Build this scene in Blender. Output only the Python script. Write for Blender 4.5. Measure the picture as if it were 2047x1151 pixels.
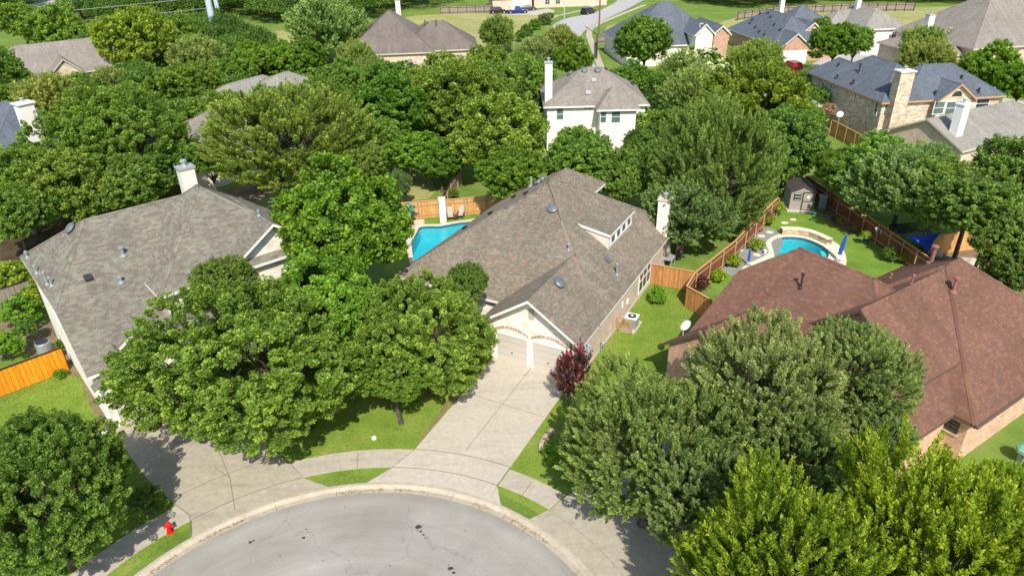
import bpy, bmesh, math, random
import numpy as np
from mathutils import Vector, Matrix, geometry
for o in list(bpy.data.objects): bpy.data.objects.remove(o)
scene = bpy.context.scene
COL = scene.collection
rad = math.radians
# ------------------------------------------------------------ camera, sky, sun, exposure
F, PITCH, ROLL, CAMH = 1420.0, rad(28.6), rad(-1.31), 27.0      # calibrated on the photograph, 2047 px wide
fw = Vector((0, math.cos(PITCH), -math.sin(PITCH))); up = Vector((0, math.sin(PITCH), math.cos(PITCH))); rt = Vector((1, 0, 0))
cx_ = rt*math.cos(ROLL) + up*math.sin(ROLL); cy_ = -rt*math.sin(ROLL) + up*math.cos(ROLL)
cam = bpy.data.objects.new("camera", bpy.data.cameras.new("camera")); COL.objects.link(cam)
M = Matrix((cx_, cy_, -fw)).transposed().to_4x4(); M.translation = (0, 0, CAMH); cam.matrix_world = M
cam.data.sensor_width = 36; cam.data.lens = F/2047*36; cam.data.clip_end = 3000; cam.data.clip_start = 0.5
scene.camera = cam
SUN_AZ, SUN_EL = rad(97), rad(47)                                # azimuth the shadows fall towards, elevation
sv = Vector((-math.cos(SUN_AZ)*math.cos(SUN_EL), -math.sin(SUN_AZ)*math.cos(SUN_EL), math.sin(SUN_EL)))
world = bpy.data.worlds.new("World"); scene.world = world; world.use_nodes = True
wn = world.node_tree; sky = wn.nodes.new("ShaderNodeTexSky"); sky.sky_type = 'NISHITA'; sky.sun_disc = False
sky.sun_elevation = SUN_EL; sky.sun_rotation = math.atan2(sv.x, sv.y); sky.air_density = 1.0; sky.dust_density = 1.0
bg = wn.nodes["Background"]; bg.inputs[1].default_value = 0.15; wn.links.new(sky.outputs[0], bg.inputs[0])
sun = bpy.data.objects.new("sun", bpy.data.lights.new("sun", 'SUN')); COL.objects.link(sun)
sun.data.energy = 4.4; sun.data.angle = rad(0.5); sun.data.color = (1, 0.95, 0.87)
sun.rotation_euler = sv.to_track_quat('Z', 'Y').to_euler()
scene.view_settings.view_transform = 'Standard'; scene.view_settings.look = 'None'
scene.view_settings.exposure = 0.38; scene.view_settings.gamma = 1
scene.cycles.max_bounces = 6; scene.cycles.transparent_max_bounces = 8; scene.cycles.use_denoising = True

def ray(px, py):
    return (cx_*((px-1023.5)/F) - cy_*((py-575.5)/F) + fw)
def at(px, py, z=0.0):
    """the point at height z that the photograph shows at (px, py)"""
    d = ray(px, py); t = (z-CAMH)/d.z
    return Vector((0, 0, CAMH)) + d*t
# ------------------------------------------------------------ object helpers
def tag(o, label=None, cat=None, group=None, kind=None):
    for k, v in (('label', label), ('category', cat), ('group', group), ('kind', kind)):
        if v: o[k] = v
    return o
def empty(name, loc=(0, 0, 0), rz=0, **k):
    o = bpy.data.objects.new(name, None); COL.objects.link(o); o.location = loc; o.rotation_euler = (0, 0, rz)
    o.empty_display_size = .3
    return tag(o, **k)
def mesh(name, verts, faces, mats, parent=None, uvs=None, mi=None, smooth=False, **k):
    me = bpy.data.meshes.new(name); me.from_pydata([tuple(v) for v in verts], [], [tuple(f) for f in faces])
    if not isinstance(mats, (list, tuple)): mats = [mats]
    for m in mats: me.materials.append(m)
    if mi is not None: me.polygons.foreach_set("material_index", mi)
    if uvs is not None:
        l = me.uv_layers.new(name="UVMap"); l.data.foreach_set("uv", [c for uv in uvs for c in uv])
    if smooth: me.polygons.foreach_set("use_smooth", [True]*len(me.polygons))
    me.update()
    o = bpy.data.objects.new(name, me); COL.objects.link(o)
    if parent: o.parent = parent
    return tag(o, **k)
class MB:
    """collects simple solids and links them as ONE mesh object"""
    def __init__(s): s.v = []; s.f = []; s.mi = []; s.sm = False
    def add(s, v, f, m=0):
        n = len(s.v); s.v += [tuple(p) for p in v]; s.f += [tuple(i+n for i in q) for q in f]; s.mi += [m]*len(f); return s
    def box(s, x0, x1, y0, y1, z0, z1, m=0, rz=0, c=(0, 0, 0)):
        v = [Vector((x, y, z)) for z in (z0, z1) for x, y in ((x0, y0), (x1, y0), (x1, y1), (x0, y1))]
        R = Matrix.Rotation(rz, 3, 'Z'); v = [R @ p + Vector(c) for p in v]
        return s.add(v, [(3, 2, 1, 0), (4, 5, 6, 7), (0, 1, 5, 4), (1, 2, 6, 5), (2, 3, 7, 6), (3, 0, 4, 7)], m)
    def bar(s, a, b, w, h=None, m=0):
        """box along a-b with cross-section w x h"""
        a = Vector(a); b = Vector(b); d = (b-a).normalized(); h = h or w
        x = d.cross(Vector((0, 0, 1)))
        if x.length < 1e-3: x = Vector((1, 0, 0))
        x.normalize(); y = x.cross(d)
        v = [p + x*i*w/2 + y*j*h/2 for p in (a, b) for i, j in ((-1, -1), (1, -1), (1, 1), (-1, 1))]
        return s.add(v, [(3, 2, 1, 0), (4, 5, 6, 7), (0, 1, 5, 4), (1, 2, 6, 5), (2, 3, 7, 6), (3, 0, 4, 7)], m)
    def tube(s, pts, rs, n=10, m=0, cap=True):
        pts = [Vector(p) for p in pts]; rs = rs if isinstance(rs, (list, tuple)) else [rs]*len(pts)
        rings = []; prev = None
        for i, p in enumerate(pts):
            d = (pts[min(i+1, len(pts)-1)] - pts[max(i-1, 0)]).normalized()
            x = d.cross(Vector((0.13, 0.31, 0.94)) if prev is None else prev)
            if prev is not None: x = prev - d*prev.dot(d)
            if x.length < 1e-4: x = d.orthogonal()
            x.normalize(); prev = x; y = d.cross(x)
            rings.append([p + (x*math.cos(a) + y*math.sin(a))*rs[i] for a in [2*math.pi*k/n for k in range(n)]])
        v = [q for r in rings for q in r]; f = []
        for i in range(len(pts)-1):
            for k in range(n):
                f.append((i*n+k, i*n+(k+1) % n, (i+1)*n+(k+1) % n, (i+1)*n+k))
        if cap: f += [tuple(range(n-1, -1, -1)), tuple(range((len(pts)-1)*n, len(pts)*n))]
        return s.add(v, f, m)
    def lathe(s, prof, c=(0, 0, 0), n=16, m=0):
        v = [(c[0]+r*math.cos(2*math.pi*k/n), c[1]+r*math.sin(2*math.pi*k/n), c[2]+z) for r, z in prof for k in range(n)]
        f = [(i*n+k, i*n+(k+1) % n, (i+1)*n+(k+1) % n, (i+1)*n+k) for i in range(len(prof)-1) for k in range(n)]
        f += [tuple(range(n-1, -1, -1)), tuple(range((len(prof)-1)*n, len(prof)*n))]
        return s.add(v, f, m)
    def prism(s, pts, z0, z1, m=0):
        n = len(pts); v = [(p[0], p[1], z0) for p in pts] + [(p[0], p[1], z1) for p in pts]
        return s.add(v, [tuple(range(n-1, -1, -1)), tuple(range(n, 2*n))] + [(i, (i+1) % n, n+(i+1) % n, n+i) for i in range(n)], m)
    def build(s, name, mats, parent=None, smooth=False, loc=None, rz=0, **k):
        o = mesh(name, s.v, s.f, mats, parent, mi=s.mi, smooth=smooth, **k)
        if loc is not None: o.location = loc
        if rz: o.rotation_euler = (0, 0, rz)
        return o
# ------------------------------------------------------------ materials
MAT = {}
class NT:
    def __init__(s, name):
        m = bpy.data.materials.new(name); m.use_nodes = True; s.m = m; s.t = m.node_tree; s.n = s.t.nodes
        s.b = s.n["Principled BSDF"]; MAT[name] = m
    def new(s, ty, **k):
        n = s.n.new(ty)
        for a, v in k.items():
            if a.startswith("i_"):
                key = a[2:]; key = int(key) if key.isdigit() else key.replace("_", " ")
                n.inputs[key].default_value = v
            else: setattr(n, a, v)
        return n
    def link(s, a, b): s.t.links.new(a, b)
    def math(s, op, a, b=0.0):
        n = s.n.new("ShaderNodeMath"); n.operation = op
        for i, v in enumerate((a, b)):
            if isinstance(v, (int, float)): n.inputs[i].default_value = v
            else: s.link(v, n.inputs[i])
        return n.outputs[0]
    def mix(s, fac, a, b, mode='MIX'):
        n = s.n.new("ShaderNodeMix"); n.data_type = 'RGBA'; n.blend_type = mode
        for i, v in ((0, fac), (6, a), (7, b)):
            if isinstance(v, (int, float)): n.inputs[i].default_value = v
            elif isinstance(v, tuple): n.inputs[i].default_value = v if len(v) == 4 else (*v, 1)
            else: s.link(v, n.inputs[i])
        return n.outputs[2]
    def ramp(s, fac, stops, interp='LINEAR'):
        n = s.n.new("ShaderNodeValToRGB"); n.color_ramp.interpolation = interp; e = n.color_ramp.elements
        while len(e) < len(stops): e.new(0.5)
        for i, (p, c) in enumerate(stops): e[i].position = p; e[i].color = (*c, 1) if len(c) == 3 else c
        s.link(fac, n.inputs[0]); return n.outputs[0]
    def noise(s, scale, detail=4, rough=.55, vec=None):
        n = s.new("ShaderNodeTexNoise", i_Scale=scale, i_Detail=detail, i_Roughness=rough)
        s.link(vec if vec is not None else s.pos(), n.inputs["Vector"]); return n.outputs[0]
    def pos(s):
        if not hasattr(s, "_p"): s._p = s.n.new("ShaderNodeNewGeometry").outputs["Position"]
        return s._p
    def obj(s):
        if not hasattr(s, "_o"): s._o = s.n.new("ShaderNodeTexCoord").outputs["Object"]
        return s._o
    def uv(s):
        if not hasattr(s, "_u"): s._u = s.n.new("ShaderNodeTexCoord").outputs["UV"]
        return s._u
    def bump(s, h, strength=.3, dist=.05):
        n = s.new("ShaderNodeBump", i_Strength=strength, i_Distance=dist); s.link(h, n.inputs["Height"]); s.link(n.outputs[0], s.b.inputs["Normal"])
    def col(s, c):
        if isinstance(c, tuple): s.b.inputs["Base Color"].default_value = (*c, 1)
        else: s.link(c, s.b.inputs["Base Color"])
        return s
    def set(s, rough=.7, spec=.3, metal=0):
        s.b.inputs["Roughness"].default_value = rough; s.b.inputs["Specular IOR Level"].default_value = spec; s.b.inputs["Metallic"].default_value = metal; return s
def paint(name, c, rough=.6, spec=.3, metal=0, var=.12, scale=6):
    n = NT(name); f = n.noise(scale, 5)
    n.col(n.mix(f, tuple(x*(1-var) for x in c), tuple(min(1, x*(1+var)) for x in c))); n.set(rough, spec, metal); return n.m
def shingle(name, cols, rh=.14, rw=.22):
    n = NT(name); sp = n.new("ShaderNodeSeparateXYZ"); n.link(n.uv(), sp.inputs[0])
    row = n.math('FLOOR', n.math('DIVIDE', sp.outputs[1], rh))
    wn1 = n.new("ShaderNodeTexWhiteNoise", noise_dimensions='1D'); n.link(row, wn1.inputs["W"])
    colx = n.math('FLOOR', n.math('DIVIDE', n.math('ADD', sp.outputs[0], n.math('MULTIPLY', wn1.outputs[0], 3.0)), rw))
    cb = n.new("ShaderNodeCombineXYZ"); n.link(colx, cb.inputs[0]); n.link(row, cb.inputs[1])
    w2 = n.new("ShaderNodeTexWhiteNoise", noise_dimensions='2D'); n.link(cb.outputs[0], w2.inputs["Vector"])
    k = len(cols); c = n.ramp(w2.outputs[0], [(i/k, cols[i]) for i in range(k)], 'CONSTANT')
    big = n.noise(.35, 3); fine = n.noise(14, 2)
    c = n.mix(1.0, c, n.ramp(big, [(.3, (.88, .88, .88)), (.7, (1.1, 1.1, 1.1))]), 'MULTIPLY')
    c = n.mix(1.0, c, n.ramp(fine, [(.3, (.85, .85, .85)), (.7, (1.13, 1.13, 1.13))]), 'MULTIPLY')
    mp = n.new("ShaderNodeMapping"); mp.inputs["Scale"].default_value = (.7, 5.5, 1); n.link(n.uv(), mp.inputs[0])
    c = n.mix(1.0, c, n.ramp(n.noise(1.0, 4, .65, mp.outputs[0]), [(.3, (.90, .90, .90)), (.7, (1.10, 1.10, 1.10))]), 'MULTIPLY')
    mq = n.new("ShaderNodeMapping"); mq.inputs["Scale"].default_value = (1.4, .12, 1); n.link(n.uv(), mq.inputs[0])
    c = n.mix(1.0, c, n.ramp(n.noise(1.0, 3, .5, mq.outputs[0]), [(.35, (.92, .92, .93)), (.65, (1.06, 1.05, 1.04))]), 'MULTIPLY')
    n.col(c).set(.9, .15)
    n.bump(n.math('FRACT', n.math('DIVIDE', sp.outputs[1], rh)), .8, .03); return n.m
def brick(name, cols, mortar, bw=.22, bh=.075, ms=.012, rough=.85):
    n = NT(name); t = n.new("ShaderNodeTexBrick", i_Scale=1.0, i_Mortar_Size=ms, i_Bias=0.0, i_Brick_Width=bw, i_Row_Height=bh)
    t.inputs["Color1"].default_value = (0, 0, 0, 1); t.inputs["Color2"].default_value = (1, 1, 1, 1); t.inputs["Mortar"].default_value = (0, 0, 0, 1)
    n.link(n.uv(), t.inputs["Vector"]); k = len(cols)
    c = n.ramp(t.outputs[0], [(i/k, cols[i]) for i in range(k)], 'CONSTANT')
    c = n.mix(t.outputs["Fac"], c, mortar)
    c = n.mix(1.0, c, n.ramp(n.noise(1.1, 4), [(.3, (.85, .85, .85)), (.7, (1.12, 1.12, 1.12))]), 'MULTIPLY')
    n.col(c).set(rough, .2); n.bump(n.math('SUBTRACT', 1.0, t.outputs["Fac"]), .4, .01); return n.m
# roofs
shingle("roof_main", [(0.234, 0.188, 0.137), (0.185, 0.146, 0.11), (0.207, 0.191, 0.143), (0.167, 0.159, 0.119), (0.255, 0.21, 0.152), (0.218, 0.153, 0.108), (0.183, 0.175, 0.137)], 0.14, 0.2)
shingle("roof_left", [(0.2, 0.186, 0.142), (0.167, 0.144, 0.113), (0.218, 0.209, 0.161), (0.185, 0.162, 0.127), (0.205, 0.196, 0.154), (0.172, 0.153, 0.121)], 0.16, 0.3)
shingle("roof_brown", [(0.184, 0.096, 0.064), (0.162, 0.084, 0.058), (0.176, 0.087, 0.06), (0.148, 0.081, 0.058), (0.201, 0.107, 0.064), (0.166, 0.087, 0.06), (0.155, 0.087, 0.067)], 0.15, 0.22)
shingle("roof_blue", [(0.119, 0.136, 0.158), (0.106, 0.122, 0.143), (0.13, 0.147, 0.168), (0.113, 0.129, 0.147)])
shingle("roof_tan", [(0.261, 0.228, 0.191), (0.229, 0.198, 0.167), (0.281, 0.249, 0.21), (0.245, 0.222, 0.186)])
shingle("roof_dark", [(0.178, 0.148, 0.125), (0.16, 0.133, 0.113), (0.192, 0.16, 0.135), (0.171, 0.148, 0.125)])
shingle("roof_grey", [(0.279, 0.262, 0.223), (0.249, 0.234, 0.199), (0.299, 0.28, 0.238)])
# walls
brick("brick_tan", [(.60, .40, .28), (.68, .50, .37), (.52, .33, .23), (.72, .56, .42), (.62, .44, .32)], (.62, .56, .48))
brick("brick_buff", [(.56, .43, .29), (.68, .54, .37), (.42, .31, .21), (.60, .46, .30), (.73, .60, .42)], (.60, .55, .46), bw=.42, bh=.14)
brick("brick_red", [(.46, .20, .13), (.54, .27, .17), (.38, .16, .11), (.60, .32, .20)], (.55, .42, .32))
brick("brick_orange", [(.60, .32, .19), (.70, .42, .26), (.50, .25, .15), (.66, .36, .22)], (.62, .48, .36))
brick("stone_white", [(.80, .74, .64), (.86, .81, .72), (.74, .67, .57), (.84, .78, .68)], (.74, .69, .61), bw=.55, bh=.26, ms=.012)
brick("stone_tan", [(.55, .43, .28), (.62, .50, .34), (.48, .37, .24), (.66, .55, .38)], (.50, .42, .30), bw=.5, bh=.25, ms=.02)
brick("pool_rock", [(.50, .34, .18), (.60, .45, .26), (.42, .29, .17), (.66, .52, .34)], (.36, .28, .2), bw=.3, bh=.12, ms=.02)
brick("arch_brick", [(.42, .28, .18), (.58, .42, .28), (.33, .22, .15), (.62, .48, .33)], (.6, .55, .46), bw=.09, bh=.4, ms=.012)
brick("edging", [(.46, .30, .22), (.56, .40, .30), (.40, .25, .19)], (.42, .36, .3), bw=.22, bh=.1, ms=.012)
paint("stucco_white", (.80, .75, .66), .9, .1, var=.05, scale=2)
paint("trim_white", (.78, .76, .70), .5, .3, var=.04)
paint("trim_tan", (.56, .50, .42), .6, .3, var=.06)
paint("trim_brown", (.13, .085, .065), .5, .3)
paint("trim_cedar", (.50, .29, .15), .6, .2)
paint("soffit", (.46, .41, .35), .8, .2)
paint("grey_metal", (.33, .36, .37), .4, .5, .3, .06)
paint("white_metal", (.80, .80, .77), .35, .5, 0, .03)
paint("flashing", (.48, .50, .50), .4, .5, .4)
paint("black_plastic", (.03, .03, .033), .45, .4)
paint("rust_pipe", (.27, .12, .09), .7, .2)
paint("hydrant_red", (.72, .012, .01), .35, .5, 0, .12, 20)
paint("window_frame", (.80, .79, .75), .4, .4, var=.03)
paint("blinds", (.50, .52, .49), .25, .6, 0, .08)
paint("mulch", (.10, .06, .04), .95, .1, var=.5, scale=18)
paint("rock", (.50, .45, .38), .9, .1, var=.2)
paint("coping", (.62, .50, .37), .8, .2, var=.1, scale=5)
paint("coping_pale", (.70, .60, .47), .8, .2, var=.1, scale=5)
paint("shed_grey", (.34, .30, .27), .7, .2, var=.06); paint("shed_dark", (.07, .06, .055), .6, .2)
paint("blue_cloth", (.035, .10, .42), .7, .2, 0, .12); paint("teal_leaf", (.02, .22, .19), .4, .5, 0, .5, 9)
paint("chair_sling", (.42, .38, .32), .8, .2); paint("purple", (.12, .02, .06), .5, .3)
paint("orange_paint", (.80, .27, .012), .7, .2, 0, .06, 3)
paint("teal_plastic", (.10, .38, .34), .5, .3); paint("green_cloth", (.20, .40, .29), .8, .1)
paint("pole_grey", (.45, .53, .60), .5, .4); paint("wood_pole", (.17, .12, .09), .9, .1)
paint("wire", (.50, .50, .50), .5, .3); paint("galv", (.50, .50, .47), .4, .5, .5)
paint("tyre", (.02, .02, .02), .8, .2); paint("terracotta", (.30, .10, .06), .8, .2)
def glass(name, c, spec=.8):
    n = NT(name); n.col(n.mix(n.noise(1.3, 3), tuple(x*.5 for x in c), tuple(x*1.5 for x in c))).set(.06, spec); return n.m
paint("tile_band", (.05, .14, .20), .3, .5)
paint("vent_grey", (.16, .18, .19), .45, .5, .3, .06)
glass("glass_dark", (.035, .045, .045)); glass("glass_green", (.10, .16, .14)); glass("glass_blind", (.30, .36, .34), .6)
def carpaint(name, c):
    n = NT(name); n.col(c).set(.25, .5); n.b.inputs["Coat Weight"].default_value = .6; return n.m
carpaint("car_black", (.012, .013, .015)); carpaint("car_blue", (.01, .025, .16)); carpaint("car_red", (.28, .012, .015)); carpaint("car_charcoal", (.04, .042, .045))
# siding with horizontal laps
n = NT("siding"); sp = n.new("ShaderNodeSeparateXYZ"); n.link(n.uv(), sp.inputs[0]); fr = n.math('FRACT', n.math('DIVIDE', sp.outputs[1], .19))
n.col(n.mix(n.math('LESS_THAN', fr, .08), (.70, .64, .55), (.45, .40, .34))).set(.6, .3); n.bump(fr, .5, .02)
n = NT("siding_white"); sp = n.new("ShaderNodeSeparateXYZ"); n.link(n.uv(), sp.inputs[0]); fr = n.math('FRACT', n.math('DIVIDE', sp.outputs[1], .2))
n.col(n.mix(n.math('LESS_THAN', fr, .1), (.80, .79, .75), (.55, .54, .5))).set(.6, .3); n.bump(fr, .5, .02)
# garage door: sections and panels
n = NT("garage_door"); sp = n.new("ShaderNodeSeparateXYZ"); n.link(n.obj(), sp.inputs[0]); fr = n.math('FRACT', n.math('DIVIDE', sp.outputs[2], .52))
fr2 = n.math('FRACT', n.math('DIVIDE', sp.outputs[2], .13))
c = n.mix(n.math('LESS_THAN', fr, .05), (.55, .50, .43), (.27, .24, .20)); c = n.mix(n.math('MULTIPLY', n.math('LESS_THAN', fr2, .15), .35), c, (.33, .28, .24))
n.col(c).set(.5, .3)
# wooden fences: boards along UV x
def fence_mat(name, cols, bw=.14):
    n = NT(name); sp = n.new("ShaderNodeSeparateXYZ"); n.link(n.uv(), sp.inputs[0]); q = n.math('DIVIDE', sp.outputs[0], bw)
    w = n.new("ShaderNodeTexWhiteNoise", noise_dimensions='1D'); n.link(n.math('FLOOR', q), w.inputs["W"])
    c = n.ramp(w.outputs[0], [(0, cols[0]), (.5, cols[1]), (1, cols[2])])
    mp = n.new("ShaderNodeMapping"); mp.inputs["Scale"].default_value = (9, .9, 1); n.link(n.uv(), mp.inputs[0])
    st = n.new("ShaderNodeTexNoise", i_Scale=1.6, i_Detail=6); n.link(mp.outputs[0], st.inputs["Vector"])
    c = n.mix(1.0, c, n.ramp(st.outputs[0], [(.3, (.68, .66, .64)), (.65, (1.12, 1.12, 1.12))]), 'MULTIPLY')
    fr = n.math('FRACT', q); c = n.mix(n.math('LESS_THAN', fr, .07), c, (.03, .018, .01)); n.col(c).set(.8, .2); return n.m
fence_mat("fence_cedar", [(.50, .22, .075), (.62, .30, .11), (.42, .18, .065)])
fence_mat("fence_gold", [(.60, .31, .10), (.70, .40, .15), (.50, .25, .08)])
fence_mat("fence_dark", [(.20, .075, .035), (.26, .10, .045), (.16, .06, .03)])
fence_mat("fence_grey", [(.27, .225, .18), (.33, .28, .22), (.22, .18, .15)])
fence_mat("fence_orange", [(.80, .27, .012), (.86, .31, .016), (.74, .24, .01)], .28)
paint("post_wood", (.40, .26, .15), .8, .2); paint("post_gold", (.55, .33, .15), .8, .2); paint("cap_cedar", (.55, .30, .12), .8, .2)
# ground materials
def ground_mat(name, a, b, c, s1=.5, s2=6, bump=.6):
    n = NT(name); k = n.ramp(n.noise(s1, 6, .6), [(.3, a), (.5, b), (.72, c)])
    k = n.mix(1.0, k, n.ramp(n.noise(s2*4, 3, .7), [(.25, (.62, .66, .6)), (.75, (1.3, 1.28, 1.2))]), 'MULTIPLY')
    k = n.mix(n.ramp(n.noise(.35, 5, .7), [(.55, (0, 0, 0)), (.75, (.45, .45, .45))]), k, tuple(x*1.3 for x in c)); k = n.mix(1.0, k, n.ramp(n.noise(s2, 3, .6), [(.3, (.84, .86, .82)), (.7, (1.14, 1.12, 1.1))]), 'MULTIPLY')
    n.col(k).set(.95, .08); n.bump(n.noise(s2*5, 3), bump, .04); return n.m
ground_mat("grass_ground", (0.115, 0.175, 0.034), (0.15, 0.23, 0.046), (0.21, 0.25, 0.07), .22)
ground_mat("grass_lush", (0.12, 0.215, 0.03), (0.16, 0.26, 0.04), (0.21, 0.28, 0.055), .45)
ground_mat("grass_front", (0.135, 0.215, 0.03), (0.185, 0.27, 0.042), (0.27, 0.295, 0.08), .5)
ground_mat("grass_dry", (0.26, 0.26, 0.1), (0.33, 0.32, 0.13), (0.4, 0.37, 0.18), .08, 2)
ground_mat("soil", (.16, .115, .075), (.22, .165, .11), (.30, .23, .15), .6)
ground_mat("soil_dark", (.05, .035, .022), (.08, .055, .035), (.12, .085, .05), .8)
ground_mat("gravel_grey", (.17, .185, .19), (.26, .275, .275), (.36, .37, .36), 9, 12)
ground_mat("hill_far", (.10, .14, .05), (.14, .17, .06), (.2, .2, .08), .03, .5)
def concrete(name, a, b, stain, s=.6):
    n = NT(name); k = n.mix(n.noise(s, 6, .65), a, b)
    mp = n.new("ShaderNodeMapping"); mp.inputs["Rotation"].default_value = (0, 0, rad(-61.5)); mp.inputs["Scale"].default_value = (.22, 1.3, 1); n.link(n.pos(), mp.inputs[0])
    st = n.noise(1.0, 5, .6, mp.outputs[0]); k = n.mix(n.ramp(st, [(.52, (0, 0, 0)), (.70, (.6, .6, .6))]), k, stain)
    k = n.mix(1.0, k, n.ramp(n.noise(22, 3, .7), [(.3, (.88, .88, .87)), (.7, (1.08, 1.08, 1.08))]), 'MULTIPLY')
    k = n.mix(1.0, k, n.ramp(n.noise(3.2, 6, .7), [(.3, (.86, .85, .83)), (.7, (1.07, 1.07, 1.06))]), 'MULTIPLY'); n.col(k).set(.9, .12); n.bump(n.noise(40, 3), .2, .01); return n.m
concrete("concrete_new", (.455, .405, .325), (.545, .49, .405), (.38, .34, .28))
concrete("concrete_old", (.355, .31, .235), (.46, .41, .32), (.30, .265, .21), .8)
concrete("concrete_walk", (.41, .36, .285), (.50, .445, .36), (.32, .28, .22), 1.0)
concrete("concrete_curb", (.40, .345, .265), (.50, .44, .35), (.33, .24, .16), 1.2)
n = NT("asphalt"); k = n.ramp(n.noise(.16, 6, .6), [(.32, (.275, .255, .22)), (.5, (.335, .315, .275)), (.68, (.40, .378, .335))])
v = n.new("ShaderNodeTexVoronoi", i_Scale=38.0); n.link(n.pos(), v.inputs["Vector"]); k = n.mix(1.0, k, n.ramp(v.outputs["Distance"], [(0, (1.15, 1.14, 1.12)), (.5, (.92, .92, .92))]), 'MULTIPLY')
k = n.mix(1.0, k, n.ramp(n.noise(30, 4, .8), [(.25, (.78, .78, .78)), (.75, (1.2, 1.2, 1.2))]), 'MULTIPLY')
mp = n.new("ShaderNodeMapping"); mp.inputs["Rotation"].default_value = (0, 0, rad(-15)); mp.inputs["Scale"].default_value = (.12, .9, 1); n.link(n.pos(), mp.inputs[0])
k = n.mix(n.ramp(n.noise(.8, 5, .6, mp.outputs[0]), [(.56, (0, 0, 0)), (.75, (.55, .55, .55))]), k, (.22, .212, .20)); vd = n.new("ShaderNodeVectorMath", operation='DISTANCE'); n.link(n.pos(), vd.inputs[0]); vd.inputs[1].default_value = (-7.31, 15.8, 0)
cb = n.new("ShaderNodeCombineXYZ"); n.link(vd.outputs["Value"], cb.inputs[0]); n.link(n.noise(.12, 2), cb.inputs[1])
k = n.mix(1.0, k, n.ramp(n.noise(1.1, 4, .6, cb.outputs[0]), [(.35, (.90, .90, .90)), (.65, (1.06, 1.06, 1.06))]), 'MULTIPLY')
vc = n.new("ShaderNodeTexVoronoi", feature='DISTANCE_TO_EDGE', i_Scale=.22); wv = n.new("ShaderNodeMix", data_type='VECTOR'); wv.inputs[0].default_value = .12; n.link(n.pos(), wv.inputs[4]); nzc = n.new("ShaderNodeTexNoise", i_Scale=.8, i_Detail=5); n.link(n.pos(), nzc.inputs["Vector"])
sc_ = n.new("ShaderNodeVectorMath", operation='SCALE'); sc_.inputs["Scale"].default_value = 14; n.link(nzc.outputs["Color"], sc_.inputs[0]); n.link(sc_.outputs[0], wv.inputs[5]); n.link(wv.outputs[1], vc.inputs["Vector"])
k = n.mix(n.ramp(vc.outputs["Distance"], [(0, (.5, .5, .5)), (.006, (0, 0, 0))]), k, (.17, .165, .155))
n.col(k).set(.95, .08); n.bump(n.noise(60, 2), .5, .015)
paint("asphalt_far", (.40, .385, .365), .9, .2, var=.1, scale=.5); paint("joint", (.16, .13, .10), .95, .1); paint("oil", (.05, .045, .04), .5, .4)
# water: tinted clear surface over a plastered basin
n = NT("pool_water"); tr = n.new("ShaderNodeBsdfTransparent"); tr.inputs[0].default_value = (.50, .93, .97, 1)
gl = n.new("ShaderNodeBsdfGlossy", i_Roughness=.03); fz = n.new("ShaderNodeFresnel", i_IOR=1.33); bp = n.new("ShaderNodeBump", i_Strength=.5, i_Distance=.08)
n.link(n.noise(3.5, 3), bp.inputs["Height"]); n.link(bp.outputs[0], gl.inputs["Normal"]); n.link(bp.outputs[0], fz.inputs["Normal"])
mx = n.new("ShaderNodeMixShader"); n.link(fz.outputs[0], mx.inputs[0]); n.link(tr.outputs[0], mx.inputs[1]); n.link(gl.outputs[0], mx.inputs[2])
n.link(mx.outputs[0], n.n["Material Output"].inputs[0])
n = NT("pool_plaster"); n.col(n.mix(n.noise(.35, 4), (.05, .46, .52), (.09, .58, .62))).set(.6, .3)
n = NT("pool_step"); n.col((.25, .66, .70)).set(.6, .3)
# leaves
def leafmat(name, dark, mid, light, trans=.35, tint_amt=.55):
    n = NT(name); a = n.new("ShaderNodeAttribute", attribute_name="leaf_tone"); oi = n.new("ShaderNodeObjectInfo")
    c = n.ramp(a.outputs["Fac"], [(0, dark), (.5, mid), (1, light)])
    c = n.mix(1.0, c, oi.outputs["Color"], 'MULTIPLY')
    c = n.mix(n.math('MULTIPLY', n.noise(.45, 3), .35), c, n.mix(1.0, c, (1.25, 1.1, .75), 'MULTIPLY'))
    n.col(c).set(.5, .28); tl = n.new("ShaderNodeBsdfTranslucent"); n.link(n.mix(1.0, c, (1.5, 1.5, .7), 'MULTIPLY'), tl.inputs[0])
    mx = n.new("ShaderNodeMixShader", i_Fac=trans); n.link(n.b.outputs[0], mx.inputs[1]); n.link(tl.outputs[0], mx.inputs[2])
    n.link(mx.outputs[0], n.n["Material Output"].inputs[0]); return n.m
leafmat("leaf_oak", (0.04, 0.079, 0.013), (0.16, 0.268, 0.037), (0.428, 0.565, 0.102), .4)
leafmat("leaf_olive", (0.057, 0.089, 0.024), (0.228, 0.299, 0.085), (0.632, 0.698, 0.266), .4)
leafmat("leaf_bright", (0.041, 0.094, 0.009), (0.16, 0.306, 0.026), (0.371, 0.565, 0.063), .45)
leafmat("leaf_lime", (0.074, 0.139, 0.011), (0.255, 0.353, 0.027), (0.623, 0.686, 0.069), .45)
leafmat("leaf_dark", (0.029, 0.064, 0.01), (0.116, 0.213, 0.034), (0.3, 0.439, 0.08), .35)
leafmat("leaf_red", (.035, .025, .018), (.075, .035, .03), (.12, .07, .045), .3)
leafmat("leaf_grass", (.11, .195, .02), (.18, .28, .034), (.30, .35, .08), .35); leafmat("leaf_dry", (.18, .13, .07), (.28, .21, .12), (.42, .33, .2), .2)
leafmat("flower_pink", (.24, .03, .08), (.42, .06, .15), (.62, .15, .27), .3); leafmat("flower_pale", (.45, .20, .24), (.60, .32, .36), (.75, .45, .48), .3)
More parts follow.
